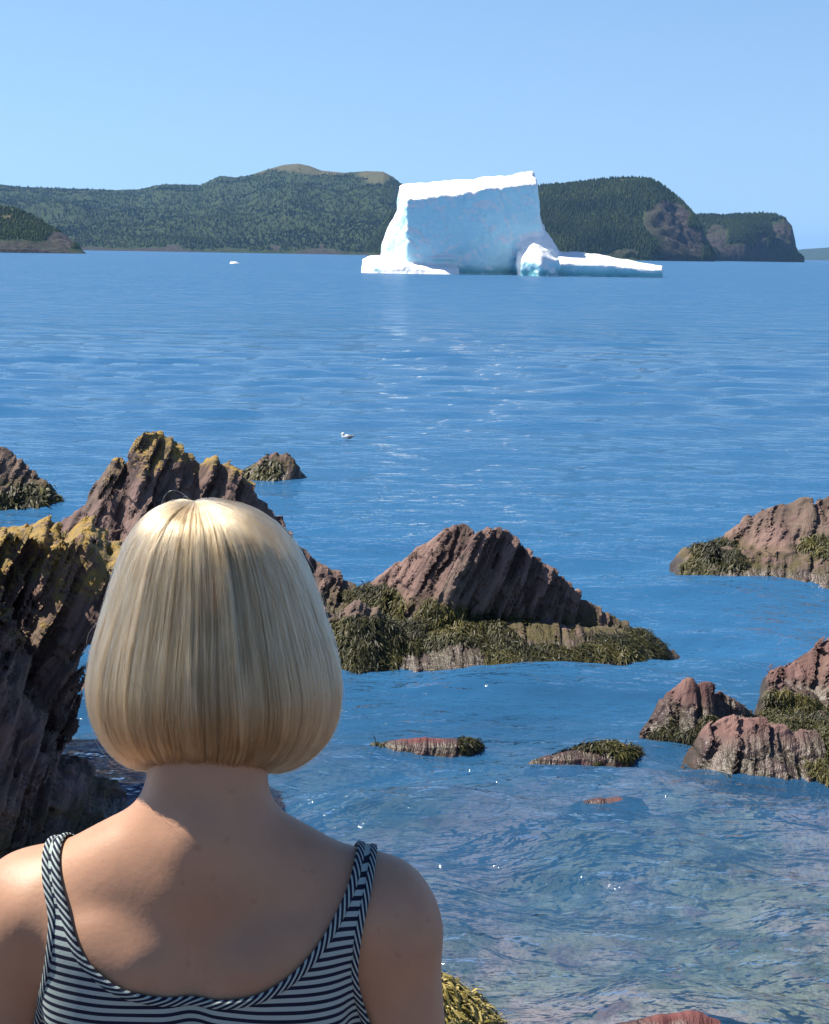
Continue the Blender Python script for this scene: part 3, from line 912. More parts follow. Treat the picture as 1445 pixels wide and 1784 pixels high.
rock('front_right_rock', 'cluster of reddish weed-draped lumps in the shallows at the right edge of the picture',
     [[(1095, 1292, 13.3, .9, .9), (1130, 1256, 13.3, .9, .9), (1165, 1206, 13.4, 1, .9), (1195, 1185, 13.4, 1, .9), (1230, 1189, 13.4, 1, .9), (1260, 1204, 13.5, .9, .9), (1290, 1224, 13.5, .8, .9), (1320, 1242, 13.6, .7, .9), (1380, 1262, 13.6, .7, .9)],
      [(1180, 1350, 12.3, .6, .7), (1200, 1312, 12.4, .65, .7), (1224, 1272, 12.45, .7, .7), (1255, 1250, 12.5, .72, .7), (1295, 1245, 12.5, .72, .7), (1340, 1252, 12.5, .7, .7), (1380, 1274, 12.5, .6, .7), (1430, 1280, 12.5, .5, .6), (1600, 1265, 12.5, .5, .6)],
      [(1310, 1262, 14.1, .9, .9), (1326, 1215, 14.15, .9, .9), (1345, 1156, 14.2, .9, .9), (1375, 1150, 14.2, .8, .9), (1400, 1140, 14.25, .8, .9), (1430, 1120, 14.3, .8, .9), (1460, 1100, 14.3, .8, .9), (1600, 1085, 14.3, .8, .9)],
      [(1330, 1215, 13.75, .9, .8), (1350, 1196, 13.8, .9, .8), (1385, 1190, 13.8, .9, .8), (1415, 1205, 13.8, .8, .8), (1450, 1235, 13.8, .7, .8)],
      [(1240, 1270, 13.2, .5, .5), (1300, 1252, 13.15, .4, .5), (1420, 1244, 13.1, .38, .5), (1600, 1235, 13.1, .38, .5)]],
     (1.7, 11.6, -0.45), (4.4, 15.6, 1.15), 0.020, ROCK_RED, 7, amp=0.75, thick=0.14, thin=0.05,
     weed=dict(count=36000, z0=0.0, z1=0.42, thresh=-0.12, up=0.2, length=(.04, .10), width=.004, region=lambda c: c[:, 1] < 13.75))

AW = dict(mat=ROCK_AWASH, amp=0.24, h=0.016, thick=0.12, thin=0.05, top=0.8)


def awash(*pts):
    """Ridge of a rock that stands only z metres out of the water at each surveyed spot."""
    return [[(px, py, float(on_water(px, py, z)[1]), .5, .6) for px, py, z in pts]]


rock('awash_rock', 'low red rock barely awash below the middle rock apron',
     awash((645, 1296, .0), (690, 1286, .05), (740, 1283, .06), (800, 1285, .05), (845, 1293, .0)),
     (-0.8, 12.3, -0.45), (1.0, 14.0, 0.2), seed=8, weed=dict(count=1300, z0=-.02, z1=.2, thresh=-.2, length=(.03, .08), width=.006), **AW)
rock('awash_rock', 'low weedy rock barely awash left of the cluster of reddish lumps',
     awash((915, 1322, .0), (980, 1309, .045), (1040, 1295, .075), (1080, 1292, .08), (1112, 1300, .02)),
     (0.6, 11.8, -0.45), (2.2, 14.0, 0.25), seed=9, weed=dict(count=2600, z0=-.02, z1=.2, thresh=-.6, length=(.03, .08), width=.006), **AW)
rock('awash_rock', 'smooth red rock just breaking the surface in front of the reddish lumps',
     awash((970, 1402, .0), (1020, 1390, .04), (1080, 1383, .055), (1112, 1384, .045), (1135, 1396, .0)),
     (0.8, 10.9, -0.45), (2.1, 12.8, 0.2), seed=10, **AW)
rock('awash_rock', 'pink shallow rock with a dark weedy edge at the bottom edge of the picture',
     awash((1020, 1795, .0), (1100, 1778, .04), (1160, 1764, .07), (1205, 1757, .09), (1255, 1768, .05), (1340, 1790, .0)),
     (0.6, 7.4, -0.4), (2.5, 9.6, 0.3), seed=11, weed=dict(count=900, z0=0.02, z1=.2, thresh=-.3, length=(.02, .06), width=.005, region=lambda c: (c[:, 0] > 1.3)), **AW)
rock('weedy_rock', 'rock under sun-bleached yellow weed below the right arm of the person',
     [[(500, 1654, 7.6, .5, .7), (700, 1674, 7.7, .5, .7), (785, 1706, 7.75, .5, .7), (830, 1736, 7.75, .5, .7), (862, 1766, 7.75, .5, .7), (890, 1804, 7.75, .5, .7), (960, 1874, 7.7, .5, .7)]],
     (-0.9, 6.2, -0.4), (0.9, 8.9, 0.85), seed=12, mat=ROCK_RED, amp=0.3, h=0.02, thick=0.14, thin=0.05,
     weed=dict(count=16000, z0=0.03, z1=1.5, thresh=-2, up=0.05, mat=MAT_DRYWEED, length=(.04, .11), width=.006, region=lambda c: c[:, 0] > -0.5))


# the ledge everyone stands on, falling away before the picture begins
def build_ledge():
    xs = np.arange(-14, 14.01, 0.12); ys = np.arange(-8, 6.6, 0.12)
    X, Y = np.meshgrid(xs, ys)
    Z = np.where(Y < 2.35, LEDGE_Z, LEDGE_Z - (Y - 2.35) * 0.82)
    d1, d2, saw = strata(X.ravel(), Y.ravel(), Z.ravel(), 60, 0.3, 0.1)
    rough = (0.06 * d1 + 0.03 * d2).reshape(X.shape)
    Z = Z + rough * np.clip((np.hypot(X - PERSON_X, Y - PERSON_Y) - 0.35) / 0.3, 0, 1) * np.where(Y > 2.3, 2.0, 1.0) - np.where(Y > 2.3, 0.1, 0)
    idx = np.arange(X.size).reshape(X.shape)
    Q = np.stack([idx[:-1, :-1], idx[:-1, 1:], idx[1:, 1:], idx[1:, :-1]], -1).reshape(-1, 4)
    o = link('shore_ledge', mesh_np('shore_ledge', np.stack([X.ravel(), Y.ravel(), Z.ravel()], 1), Q), ROCK_MAIN)
    tag(o, 'rough slate shore ledge under the person', 'ground', kind='structure')


PERSON_Y = 1.555
PERSON_X = float(P(357, 1500, PERSON_Y)[0])
LEDGE_Z = float(P(370, 870, PERSON_Y)[2]) - 1.66
build_ledge()


# ------------------------------------------------------------------ floating gull
def build_gull():
    c = on_water(605, 766) + np.array([0, 0, 0.04])
    root = link('gull', None, None, None, c)
    tag(root, 'tiny white and grey gull sitting on the open water above the middle rock', 'gull')
    n = N('gull_feathers')
    x = n.xyz(n.coord('Object'))
    col = n.mix(n.ramp(x[0], -0.02, 0.05), (0.72, 0.71, 0.68), (0.22, 0.20, 0.19))
    m = n.done(n.bsdf(Base_Color=col, Roughness=0.8))
    ax = grid_axes((-.2, -.09, -.05), (.2, .09, .16), 0.008)
    X, Y, Z = np.meshgrid(*ax, indexing='ij')
    el = lambda c, r: (np.sqrt(((X - c[0]) / r[0]) ** 2 + ((Y - c[1]) / r[1]) ** 2 + ((Z - c[2]) / r[2]) ** 2) - 1) * min(r)
    f = smin(el((0, 0, .02), (.12, .055, .05)), el((-.09, 0, .085), (.032, .028, .028)), .035)
    f = smin(f, el((-.082, 0, .06), (.025, .024, .04)), .02)
    f = smin(f, el((.13, 0, .045), (.05, .02, .012)), .02)
    V, Q = surface_nets(f, (-.2, -.09, -.05), 0.008)
    link('body', mesh_np('gull_body', V, Q, True), m, root)
    bm = bmesh.new()
    bmesh.ops.create_cone(bm, segments=6, radius1=.008, radius2=.002, depth=.04, cap_ends=True, matrix=Matrix.Translation((-.135, 0, .082)) @ Matrix.Rotation(R(-90), 4, 'Y'))
    me = bpy.data.meshes.new('beak'); bm.to_mesh(me); bm.free()
    nb = N('gull_beak')
    link('beak', me, nb.done(nb.bsdf(Base_Color=(0.6, 0.42, 0.05), Roughness=.5)), root)


build_gull()


# ------------------------------------------------------------------ the person, seen from behind
def LP(px, py, Y=PERSON_Y):
    return P(px, py, Y) - np.array([PERSON_X, PERSON_Y, LEDGE_Z])


def capsule(X, Y, Z, a, b, ra, rb):
    a = np.asarray(a, float); b = np.asarray(b, float)
    d = b - a
    t = np.clip(((X - a[0]) * d[0] + (Y - a[1]) * d[1] + (Z - a[2]) * d[2]) / np.dot(d, d), 0, 1)
    return np.sqrt((X - a[0] - t * d[0]) ** 2 + (Y - a[1] - t * d[1]) ** 2 + (Z - a[2] - t * d[2]) ** 2) - (ra + (rb - ra) * t)


def ellip(X, Y, Z, c, r):
    k0 = np.sqrt(((X - c[0]) / r[0]) ** 2 + ((Y - c[1]) / r[1]) ** 2 + ((Z - c[2]) / r[2]) ** 2)
    k1 = np.sqrt(((X - c[0]) / r[0] ** 2) ** 2 + ((Y - c[1]) / r[1] ** 2) ** 2 + ((Z - c[2]) / r[2] ** 2) ** 2)
    return k0 * (k0 - 1) / np.maximum(k1, 1e-6)


HX = float(LP(374, 1100)[0])          # head axis


def torso_field(X, Y, Z):
    f = ellip(X, Y, Z, (0, 0.005, 1.08), (0.160, 0.100, 0.25))
    f = smin(f, ellip(X, Y, Z, (0, -0.015, 1.20), (0.165, 0.080, 0.125)), 0.04)
    f = smin(f, ellip(X, Y, Z, (0, 0.01, 0.95), (0.130, 0.092, 0.17)), 0.06)
    f = smin(f, ellip(X, Y, Z, (0, -0.005, 0.82), (0.172, 0.118, 0.14)), 0.06)
    for s in (-1, 1):
        f = smin(f, ellip(X, Y, Z, (s * 0.075, 0.085, 1.13), (0.062, 0.05, 0.062)), 0.04)
        f = smin(f, ellip(X, Y, Z, (s * 0.080, -0.075, 0.80), (0.085, 0.06, 0.09)), 0.05)
        # trapezius and shoulder cap
        f = smin(f, capsule(X, Y, Z, (s * 0.030, -0.022, 1.312), (s * 0.165, -0.006, 1.240), 0.050, 0.046), 0.045)
        f = smin(f, ellip(X, Y, Z, (s * 0.175, 0.0, 1.222), (0.063, 0.062, 0.068)), 0.04)
        # shoulder blades
        f = smin(f, ellip(X, Y, Z, (s * 0.088, -0.076, 1.165), (0.050, 0.024, 0.080)), 0.035)
        f = smin(f, capsule(X, Y, Z, (s * 0.060, -0.086, 1.215), (s * 0.160, -0.045, 1.250), 0.012, 0.016), 0.035)
    back = np.clip((-Y - 0.02) / 0.04, 0, 1)
    f = f + back * 0.010 * np.exp(-(X / 0.016) ** 2) * np.clip((1.30 - Z) / 0.08, 0, 1)
    return f


def leg_field(f, X, Y, Z):
    for s in (-1, 1):
        f = smin(f, capsule(X, Y, Z, (s * 0.085, -0.005, 0.79), (s * 0.088, 0.005, 0.46), 0.090, 0.056), 0.035)
        f = smin(f, capsule(X, Y, Z, (s * 0.088, -0.012, 0.44), (s * 0.088, -0.02, 0.30), 0.052, 0.056), 0.03)
        f = smin(f, capsule(X, Y, Z, (s * 0.088, -0.018, 0.30), (s * 0.088, -0.018, 0.075), 0.052, 0.034), 0.03)
        f = smin(f, ellip(X, Y, Z, (s * 0.092, 0.045, 0.034), (0.042, 0.115, 0.036)), 0.03)
    return f


def body_field(X, Y, Z):
    f = torso_field(X, Y, Z)
    f = smin(f, capsule(X, Y, Z, (0.002, -0.024, 1.29), (HX * 0.6, 0.006, 1.47), 0.062, 0.0585), 0.028)
    f = smin(f, ellip(X, Y, Z, (0.002, -0.066, 1.335), (0.018, 0.016, 0.022)), 0.03)          # seventh vertebra
    for s in (-1, 1):
        f = smin(f, capsule(X, Y, Z, (s * 0.187, -0.002, 1.205), (s * 0.222, -0.016, 0.935), 0.0525, 0.042), 0.022)
        f = smin(f, capsule(X, Y, Z, (s * 0.222, -0.016, 0.935), (s * 0.195, 0.115, 0.735), 0.040, 0.026), 0.02)
        # hand: palm, four fingers, thumb
        f = smin(f, ellip(X, Y, Z, (s * 0.192, 0.146, 0.69), (0.020, 0.036, 0.046)), 0.018)
        for k, (dy, ln) in enumerate(((-.026, .058), (-.009, .070), (.009, .074), (.026, .064))):
            p0 = np.array([s * 0.192, 0.155 + dy, 0.662]); p1 = p0 + (s * -.006, .012, -ln * .5); p2 = p1 + (s * -.018, .006, -ln * .5)
            f = smin(f, capsule(X, Y, Z, p0, p1, .0095, .009), 0.006)
            f = smin(f, capsule(X, Y, Z, p1, p2, .009, .0075), 0.003)
        f = smin(f, capsule(X, Y, Z, (s * 0.186, 0.175, 0.705), (s * 0.170, 0.205, 0.672), .011, .0085), 0.008)
    f = leg_field(f, X, Y, Z)
    # head with a face
    f = smin(f, ellip(X, Y, Z, (HX, 0.025, 1.545), (0.074, 0.092, 0.098)), 0.03)
    f = smin(f, ellip(X, Y, Z, (HX, 0.062, 1.475), (0.055, 0.062, 0.078)), 0.03)
    f = smin(f, ellip(X, Y, Z, (HX, 0.112, 1.412), (0.022, 0.018, 0.018)), 0.03)
    f = smin(f, capsule(X, Y, Z, (HX, 0.116, 1.530), (HX, 0.136, 1.492), 0.007, 0.0115), 0.012)
    f = smin(f, ellip(X, Y, Z, (HX, 0.121, 1.452), (0.024, 0.010, 0.005)), 0.005)
    f = smin(f, ellip(X, Y, Z, (HX, 0.120, 1.441), (0.020, 0.010, 0.006)), 0.005)
    for s in (-1, 1):
        f = -smin(-f, ellip(X, Y, Z, (HX + s * 0.031, 0.122, 1.528), (0.017, 0.012, 0.011)), 0.01)
        f = smin(f, ellip(X, Y, Z, (HX + s * 0.077, 0.028, 1.515), (0.009, 0.020, 0.032)), 0.008)
    return f


def nets_of(field, lo, hi, h):
    ax = grid_axes(lo, hi, h)
    X, Y, Z = np.meshgrid(*ax, indexing='ij', sparse=True)
    V, Q = surface_nets(field(X, Y, Z), lo, h)
    for _ in range(2):                                             # settle every vertex on the true surface
        e = 0.0015
        x, y, z = V.T
        f0 = field(x, y, z)
        g = np.stack([field(x + e, y, z) - f0, field(x, y + e, z) - f0, field(x, y, z + e) - f0], 1) / e
        stp = f0[:, None] * g / np.maximum((g * g).sum(1, keepdims=True), 0.2)
        ln = np.linalg.norm(stp, axis=1, keepdims=True)
        V = V - stp * np.minimum(1, 0.5 * h / np.maximum(ln, 1e-9))
    return V, Q


def mat_skin():
    n = N('skin')
    p = n.coord()
    a = n.noise(p, 9.0, 4, 0.6)
    sp = n.noise(p, 160.0, 3, 0.6)
    fr = n.noise(p, 75.0, 2, 0.5)
    c = n.mix(n.ramp(a, 0.35, 0.65), (0.2988, 0.163, 0.1012), (0.3531, 0.1956, 0.1208))
    c = n.mix(n.ramp(fr, 0.64, 0.75, 0, 0.32), c, (0.2037, 0.09778, 0.05877))
    b = n.bsdf(Base_Color=c, Roughness=0.5, Specular_IOR_Level=0.32, Normal=n.bump(n.math('ADD', sp, n.math('MULTIPLY', a, 0.3)), 0.10, 0.003))
    b.inputs['Subsurface Weight'].default_value = 0.06
    b.inputs['Subsurface Radius'].default_value = (1.0, 0.35, 0.2)
    b.inputs['Subsurface Scale'].default_value = 0.008
    return n.done(b)


NAVY, PALE = (0.010, 0.012, 0.028), (0.27, 0.325, 0.315)


def mat_stripes():
    n = N('striped_jersey')
    p = n.coord()
    x = n.xyz(p)
    w = n.math('MULTIPLY', n.math('SUBTRACT', n.noise(p, 5.0, 2), 0.5), 0.010)
    z = n.math('ADD', n.math('ADD', x[2], n.math('MULTIPLY', n.math('MULTIPLY', x[0], x[0]), -0.10)), n.math('ADD', w, n.math('MULTIPLY', x[0], 0.03)))
    fr = n.math('FRACT', n.math('DIVIDE', z, 0.0083))
    k = n.math('MULTIPLY', n.ramp(fr, 0.04, 0.10), n.ramp(fr, 0.50, 0.56, 1.0, 0.0))
    c = n.mix(k, PALE, NAVY)
    knit = n.noise(n.map(p, scale=(1400, 1400, 700)), 1.0, 1)
    return n.done(n.bsdf(Base_Color=c, Roughness=0.9, Specular_IOR_Level=0.15, Normal=n.bump(n.math('ADD', n.math('MULTIPLY', knit, 0.2), n.math('MULTIPLY', n.noise(p, 18.0, 3), 1.0)), 0.3, 0.006)))


def mat_binding():
    n = N('striped_binding')
    al, ac = n.attr('along'), n.attr('across')
    fr = n.math('FRACT', n.math('DIVIDE', n.math('ADD', al, n.math('MULTIPLY', ac, 0.011)), 0.0105))
    k = n.math('MULTIPLY', n.ramp(fr, 0.03, 0.12), n.ramp(fr, 0.62, 0.71, 1.0, 0.0))
    return n.done(n.bsdf(Base_Color=n.mix(k, PALE, NAVY), Roughness=0.9, Specular_IOR_Level=0.15,
                         Normal=n.bump(n.noise(n.coord(), 500.0, 2), 0.3, 0.001)))


def poly_sdf(x, z, poly):
    """Signed distance to a closed outline, negative inside."""
    d = np.full(x.shape, 1e9); ins = np.zeros(x.shape, bool)
    m = len(poly)
    for i in range(m):
        ax_, az = poly[i]; bx, bz = poly[(i + 1) % m]
        ex, ez = bx - ax_, bz - az
        t = np.clip(((x - ax_) * ex + (z - az) * ez) / (ex * ex + ez * ez + 1e-12), 0, 1)
        d = np.minimum(d, (x - ax_ - t * ex) ** 2 + (z - az - t * ez) ** 2)
        c = (az > z) != (bz > z)
        xi = ax_ + (z - az) * ex / (ez if abs(ez) > 1e-12 else 1e-12)
        ins ^= c & (x < xi)
    d = np.sqrt(d)
    return np.where(ins, -d, d)


def clip_mesh(V, T, g):
    """Triangles of T where g<0, cut cleanly along g=0."""
    V = list(map(tuple, V)); cache = {}; out = []
    gi = g < 0
    n_in = gi[T].sum(1)
    out.extend(map(tuple, T[n_in == 3]))

    def cut(a, b):
        key = (a, b) if a < b else (b, a)
        if key not in cache:
            t = g[a] / (g[a] - g[b])
            pa, pb = V[a], V[b]
            cache[key] = len(V)
            V.append(tuple(pa[k] + t * (pb[k] - pa[k]) for k in range(3)))
        return cache[key]
    for t in T[(n_in == 1) | (n_in == 2)]:
        t = list(map(int, t))
        ins = [gi[k] for k in t]
        if sum(ins) == 1:
            i = ins.index(True); a, b, c = t[i], t[(i + 1) % 3], t[(i + 2) % 3]
            out.append((a, cut(a, b), cut(a, c)))
        else:
            i = ins.index(False); a, b, c = t[i], t[(i + 1) % 3], t[(i + 2) % 3]
            ab, ac = cut(a, b), cut(a, c)
            out.append((ab, b, c)); out.append((ab, c, ac))
    T2 = np.array(out); V2 = np.array(V)
    used, inv = np.unique(T2.ravel(), return_inverse=True)
    return V2[used], inv.reshape(-1, 3)


def smooth_line(pts, step=0.004):
    pts = np.array(pts, float)
    for _ in range(3):                                             # corner cutting
        q = np.repeat(pts, 2, 0)[1:-1]
        a = pts[:-1] * 0.75 + pts[1:] * 0.25; b = pts[:-1] * 0.25 + pts[1:] * 0.75
        q[0::2], q[1::2] = a, b
        pts = np.vstack([pts[:1], q, pts[-1:]])
    d = np.concatenate([[0], np.cumsum(np.linalg.norm(np.diff(pts, axis=0), axis=1))])
    s = np.arange(0, d[-1], step)
    return np.stack([np.interp(s, d, pts[:, k]) for k in range(pts.shape[1])], 1)


def build_person():
    root = link('person', None, None, None, (PERSON_X, PERSON_Y, LEDGE_Z))
    tag(root, 'person with blond bob and striped tank top seen from behind, looking at the iceberg', 'person')
    V, Q = nets_of(body_field, np.array((-.29, -.17, -.012)), np.array((.29, .25, 1.68)), 0.0076)
    link('body', mesh_np('body', V, Q, True), mat_skin(), root)
    # ---- tank top: outline surveyed on the back, cut out of a shell over the torso
    yb = PERSON_Y - 0.085
    # the straps pass over the shoulder, farther off than the back itself
    b2 = lambda pts: [(q[0], q[2]) for q in (LP(a, b, float(np.interp(b, [1470, 1600], [PERSON_Y - 0.02, yb]))) for a, b in pts)]
    scoop = b2([(103, 1440), (106, 1480), (112, 1545), (122, 1600), (140, 1640), (170, 1672), (215, 1702), (285, 1724), (360, 1731), (435, 1722), (500, 1694), (555, 1645), (592, 1585), (612, 1530), (622, 1490), (626, 1455)])
    lout = b2([(70, 1440), (73, 1470), (79, 1540), (85, 1600), (84, 1650), (76, 1700), (62, 1750), (48, 1800), (40, 1850)])
    rout = b2([(660, 1455), (657, 1500), (646, 1560), (634, 1610), (626, 1660), (622, 1710), (628, 1755), (640, 1800), (655, 1850)])
    sc = smooth_line(scoop); lo_ = smooth_line(lout); ro_ = smooth_line(rout)
    poly = [tuple(sc[0] + (0, .05))] + [tuple(p) for p in sc] + [tuple(sc[-1] + (0, .05)), tuple(ro_[0] + (0, .05))] + [tuple(p) for p in ro_] + \
           [(0.5, ro_[-1][1]), (0.5, 0.5), (-0.5, 0.5), (-0.5, lo_[-1][1])] + [tuple(p) for p in lo_[::-1]] + [tuple(lo_[0] + (0, .05))]

    def shell(X, Y, Z):
        fold = 0.0016 * np.sin(Z * 70 + X * 25) * np.clip((1.2 - Z) / 0.1, 0, 1) * np.clip(np.abs(X) / 0.12, 0, 1)
        f = torso_field(X, Y, Z)
        return np.where((Z > 1.175) | (Y < -0.02) | (Y > 0.03), np.minimum(f, body_field(X, Y, Z)), f) - 0.0045 - fold

    GV, GQ = nets_of(shell, np.array((-.25, -.15, 0.78)), np.array((.25, .17, 1.40)), 0.0058)
    GT = np.concatenate([GQ[:, [0, 1, 2]], GQ[:, [0, 2, 3]]])
    bvh = BVHTree.FromPolygons([tuple(v) for v in GV], [tuple(map(int, q)) for q in GQ])
    g = poly_sdf(GV[:, 0], GV[:, 2], poly)
    g = np.maximum(g, np.where(GV[:, 2] < max(lo_[-1][1], ro_[-1][1]) + 0.004, np.abs(GV[:, 0]) - 0.172, -1))
    g = np.maximum(g, 0.80 - GV[:, 2])
    CV, CT = clip_mesh(GV, GT, g)
    top = link('tank_top', mesh_np('tank_top', CV, CT, True), mat_stripes(), root)
    MB_ = mat_binding()

    def over(line, fromz):
        """Points of a strap edge from the back over the shoulder to the front, following the surveyed edge."""
        ln = np.array(sorted(line, key=lambda q: q[1]))
        out = []
        for th in np.linspace(0.0, math.pi, 60):
            x = ln[-1][0]
            for _ in range(4):
                o = Vector((x, -0.4 * math.cos(th), fromz + 0.4 * math.sin(th)))
                h = bvh.ray_cast(o, Vector((0, math.cos(th), -math.sin(th))), 0.6)
                if h[0] is None: break
                x = float(np.interp(h[0].z, ln[:, 1], ln[:, 0]))
            if h[0] is not None: out.append((h[0], h[1]))
        return out

    def on_back(line):
        out = []
        for x, z in line:
            h = bvh.ray_cast(Vector((x, -0.5, z)), Vector((0, 1, 0)), 0.7)
            if h[0] is not None: out.append((h[0], h[1]))
        return out

    def on_front(line):
        out = []
        for x, z in line:
            h = bvh.ray_cast(Vector((x, 0.5, z)), Vector((0, -1, 0)), 0.7)
            if h[0] is not None: out.append((h[0], h[1]))
        return out

    def ribbon(name, pts, width, parent, inset):
        co = np.array([p for p, _ in pts]); nr = np.array([n_ for _, n_ in pts])
        keep = [0]
        for i in range(1, len(co)):
            if np.linalg.norm(co[i] - co[keep[-1]]) > 0.0025: keep.append(i)
        co, nr = co[keep], nr[keep]
        for _ in range(4):
            co[1:-1] = (co[:-2] + 2 * co[1:-1] + co[2:]) / 4
            nr[1:-1] = (nr[:-2] + 2 * nr[1:-1] + nr[2:]) / 4
        nr /= np.linalg.norm(nr, axis=1, keepdims=True)
        tg = np.gradient(co, axis=0); tg /= np.linalg.norm(tg, axis=1, keepdims=True)
        sd = np.cross(tg, nr); sd /= np.linalg.norm(sd, axis=1, keepdims=True)
        if inset == 'down':
            k0 = int(np.argmin(np.where(co[:, 1] < 0, co[:, 2], 9))); sg = 1 if sd[k0, 2] < 0 else -1
        else:
            k0 = int(np.argmin(np.abs(co[:, 2] - 1.2) + 9 * (co[:, 1] > 0))); sg = 1 if sd[k0, 0] * co[k0, 0] < 0 else -1
        inset = sg * width * 0.42
        al = np.concatenate([[0], np.cumsum(np.linalg.norm(np.diff(co, axis=0), axis=1))])
        K = 9
        vs, aa, cc = [], [], []
        for k in range(K):
            u = -1 + 2 * k / (K - 1)
            vs.append(co + sd * (u * width / 2 + inset) + nr * (0.0030 * math.sqrt(max(0, 1 - u ** 4)) - 0.0022 + 0.0012))
            aa.append(al); cc.append(np.full(len(al), u))
        VV = np.stack(vs, 1).reshape(-1, 3)
        idx = np.arange(len(co) * K).reshape(len(co), K)
        QQ = np.stack([idx[:-1, :-1], idx[:-1, 1:], idx[1:, 1:], idx[1:, :-1]], -1).reshape(-1, 4)
        me = mesh_np(name, VV, QQ, True)
        attr(me, 'along', np.stack(aa, 1).ravel()); attr(me, 'across', np.stack(cc, 1).ravel())
        return link(name, me, MB_, parent)

    ztop = 1.245
    cutz = lambda line: [p for p in line if p[1] < ztop]
    # neckline: front of the left strap, over, down the scoop, up, over to the front on the right
    L_over = [p for p in over([p for p in sc if p[0] < 0], 1.2) if p[0].z > ztop - .003]
    R_over = [p for p in over([p for p in sc if p[0] > 0], 1.2) if p[0].z > ztop - .003]
    neck = on_front(cutz(sc[::-1])) + L_over[::-1] + on_back(cutz(sc)) + R_over
    ribbon('neck_binding', neck, 0.0095, top, 'down')
    for line, dx in ((lo_, 0.0), (ro_, 0.0)):
        ov = [p for p in over(line, 1.2) if p[0].z > ztop - .003]
        low = [p for p in line if p[1] < ztop]
        ribbon('armhole_binding', on_back(low[::-1]) + ov + on_front(low), 0.0085, top, 'in')
    # ---- shorts and shoes below the frame
    n = N('denim'); pn = n.coord()
    den = n.done(n.bsdf(Base_Color=n.mix(n.noise(pn, 30.0, 4), (0.03, 0.05, 0.10), (0.06, 0.09, 0.16)), Roughness=0.9))
    f2 = lambda X, Y, Z: leg_field(torso_field(X, Y, Z), X, Y, Z) - 0.007
    SV, SQ = nets_of(f2, np.array((-.20, -.16, .42)), np.array((.20, .16, .90)), 0.008)
    ST = np.concatenate([SQ[:, [0, 1, 2]], SQ[:, [0, 2, 3]]])
    g = np.maximum(0.50 - SV[:, 2], SV[:, 2] - 0.88)
    SV, ST = clip_mesh(SV, ST, g)
    link('shorts', mesh_np('shorts', SV, ST, True), den, root)
    n = N('canvas_shoe')
    cm = n.done(n.bsdf(Base_Color=n.mix(n.noise(n.coord(), 40.0), (0.5, 0.5, 0.48), (0.6, 0.6, 0.58)), Roughness=0.85))
    for s in (-1, 1):
        fs = lambda X, Y, Z: np.maximum(smin(ellip(X, Y, Z, (s * 0.092, 0.047, 0.036), (0.048, 0.124, 0.044)), capsule(X, Y, Z, (s * .088, -.02, .04), (s * .088, -.02, .085), .044, .042), 0.02), np.maximum(-0.010 - Z, Z - 0.088))
        KV, KQ = nets_of(fs, np.array((s * .09 - .06, -.09, -.03)), np.array((s * .09 + .06, .19, .11)), 0.006)
        link('shoe', mesh_np('shoe', KV, KQ, True), cm, root)
    n = N('eye')
    r2 = n.xyz(n.coord())
    d2 = n.math('ADD', n.math('MULTIPLY', r2[0], r2[0]), n.math('MULTIPLY', r2[2], r2[2]))
    em = n.done(n.bsdf(Base_Color=n.mix(n.ramp(d2, 0.000020, 0.000026), (0.08, 0.14, 0.2), (0.8, 0.78, 0.75)), Roughness=0.15))
    for s in (-1, 1):
        bm = bmesh.new(); bmesh.ops.create_uvsphere(bm, u_segments=16, v_segments=10, radius=0.0115)
        me = bpy.data.meshes.new('eye'); bm.to_mesh(me); bm.free()
        link('eye', me, em, root, (HX + s * 0.031, 0.1065, 1.528))
    build_hair(root)


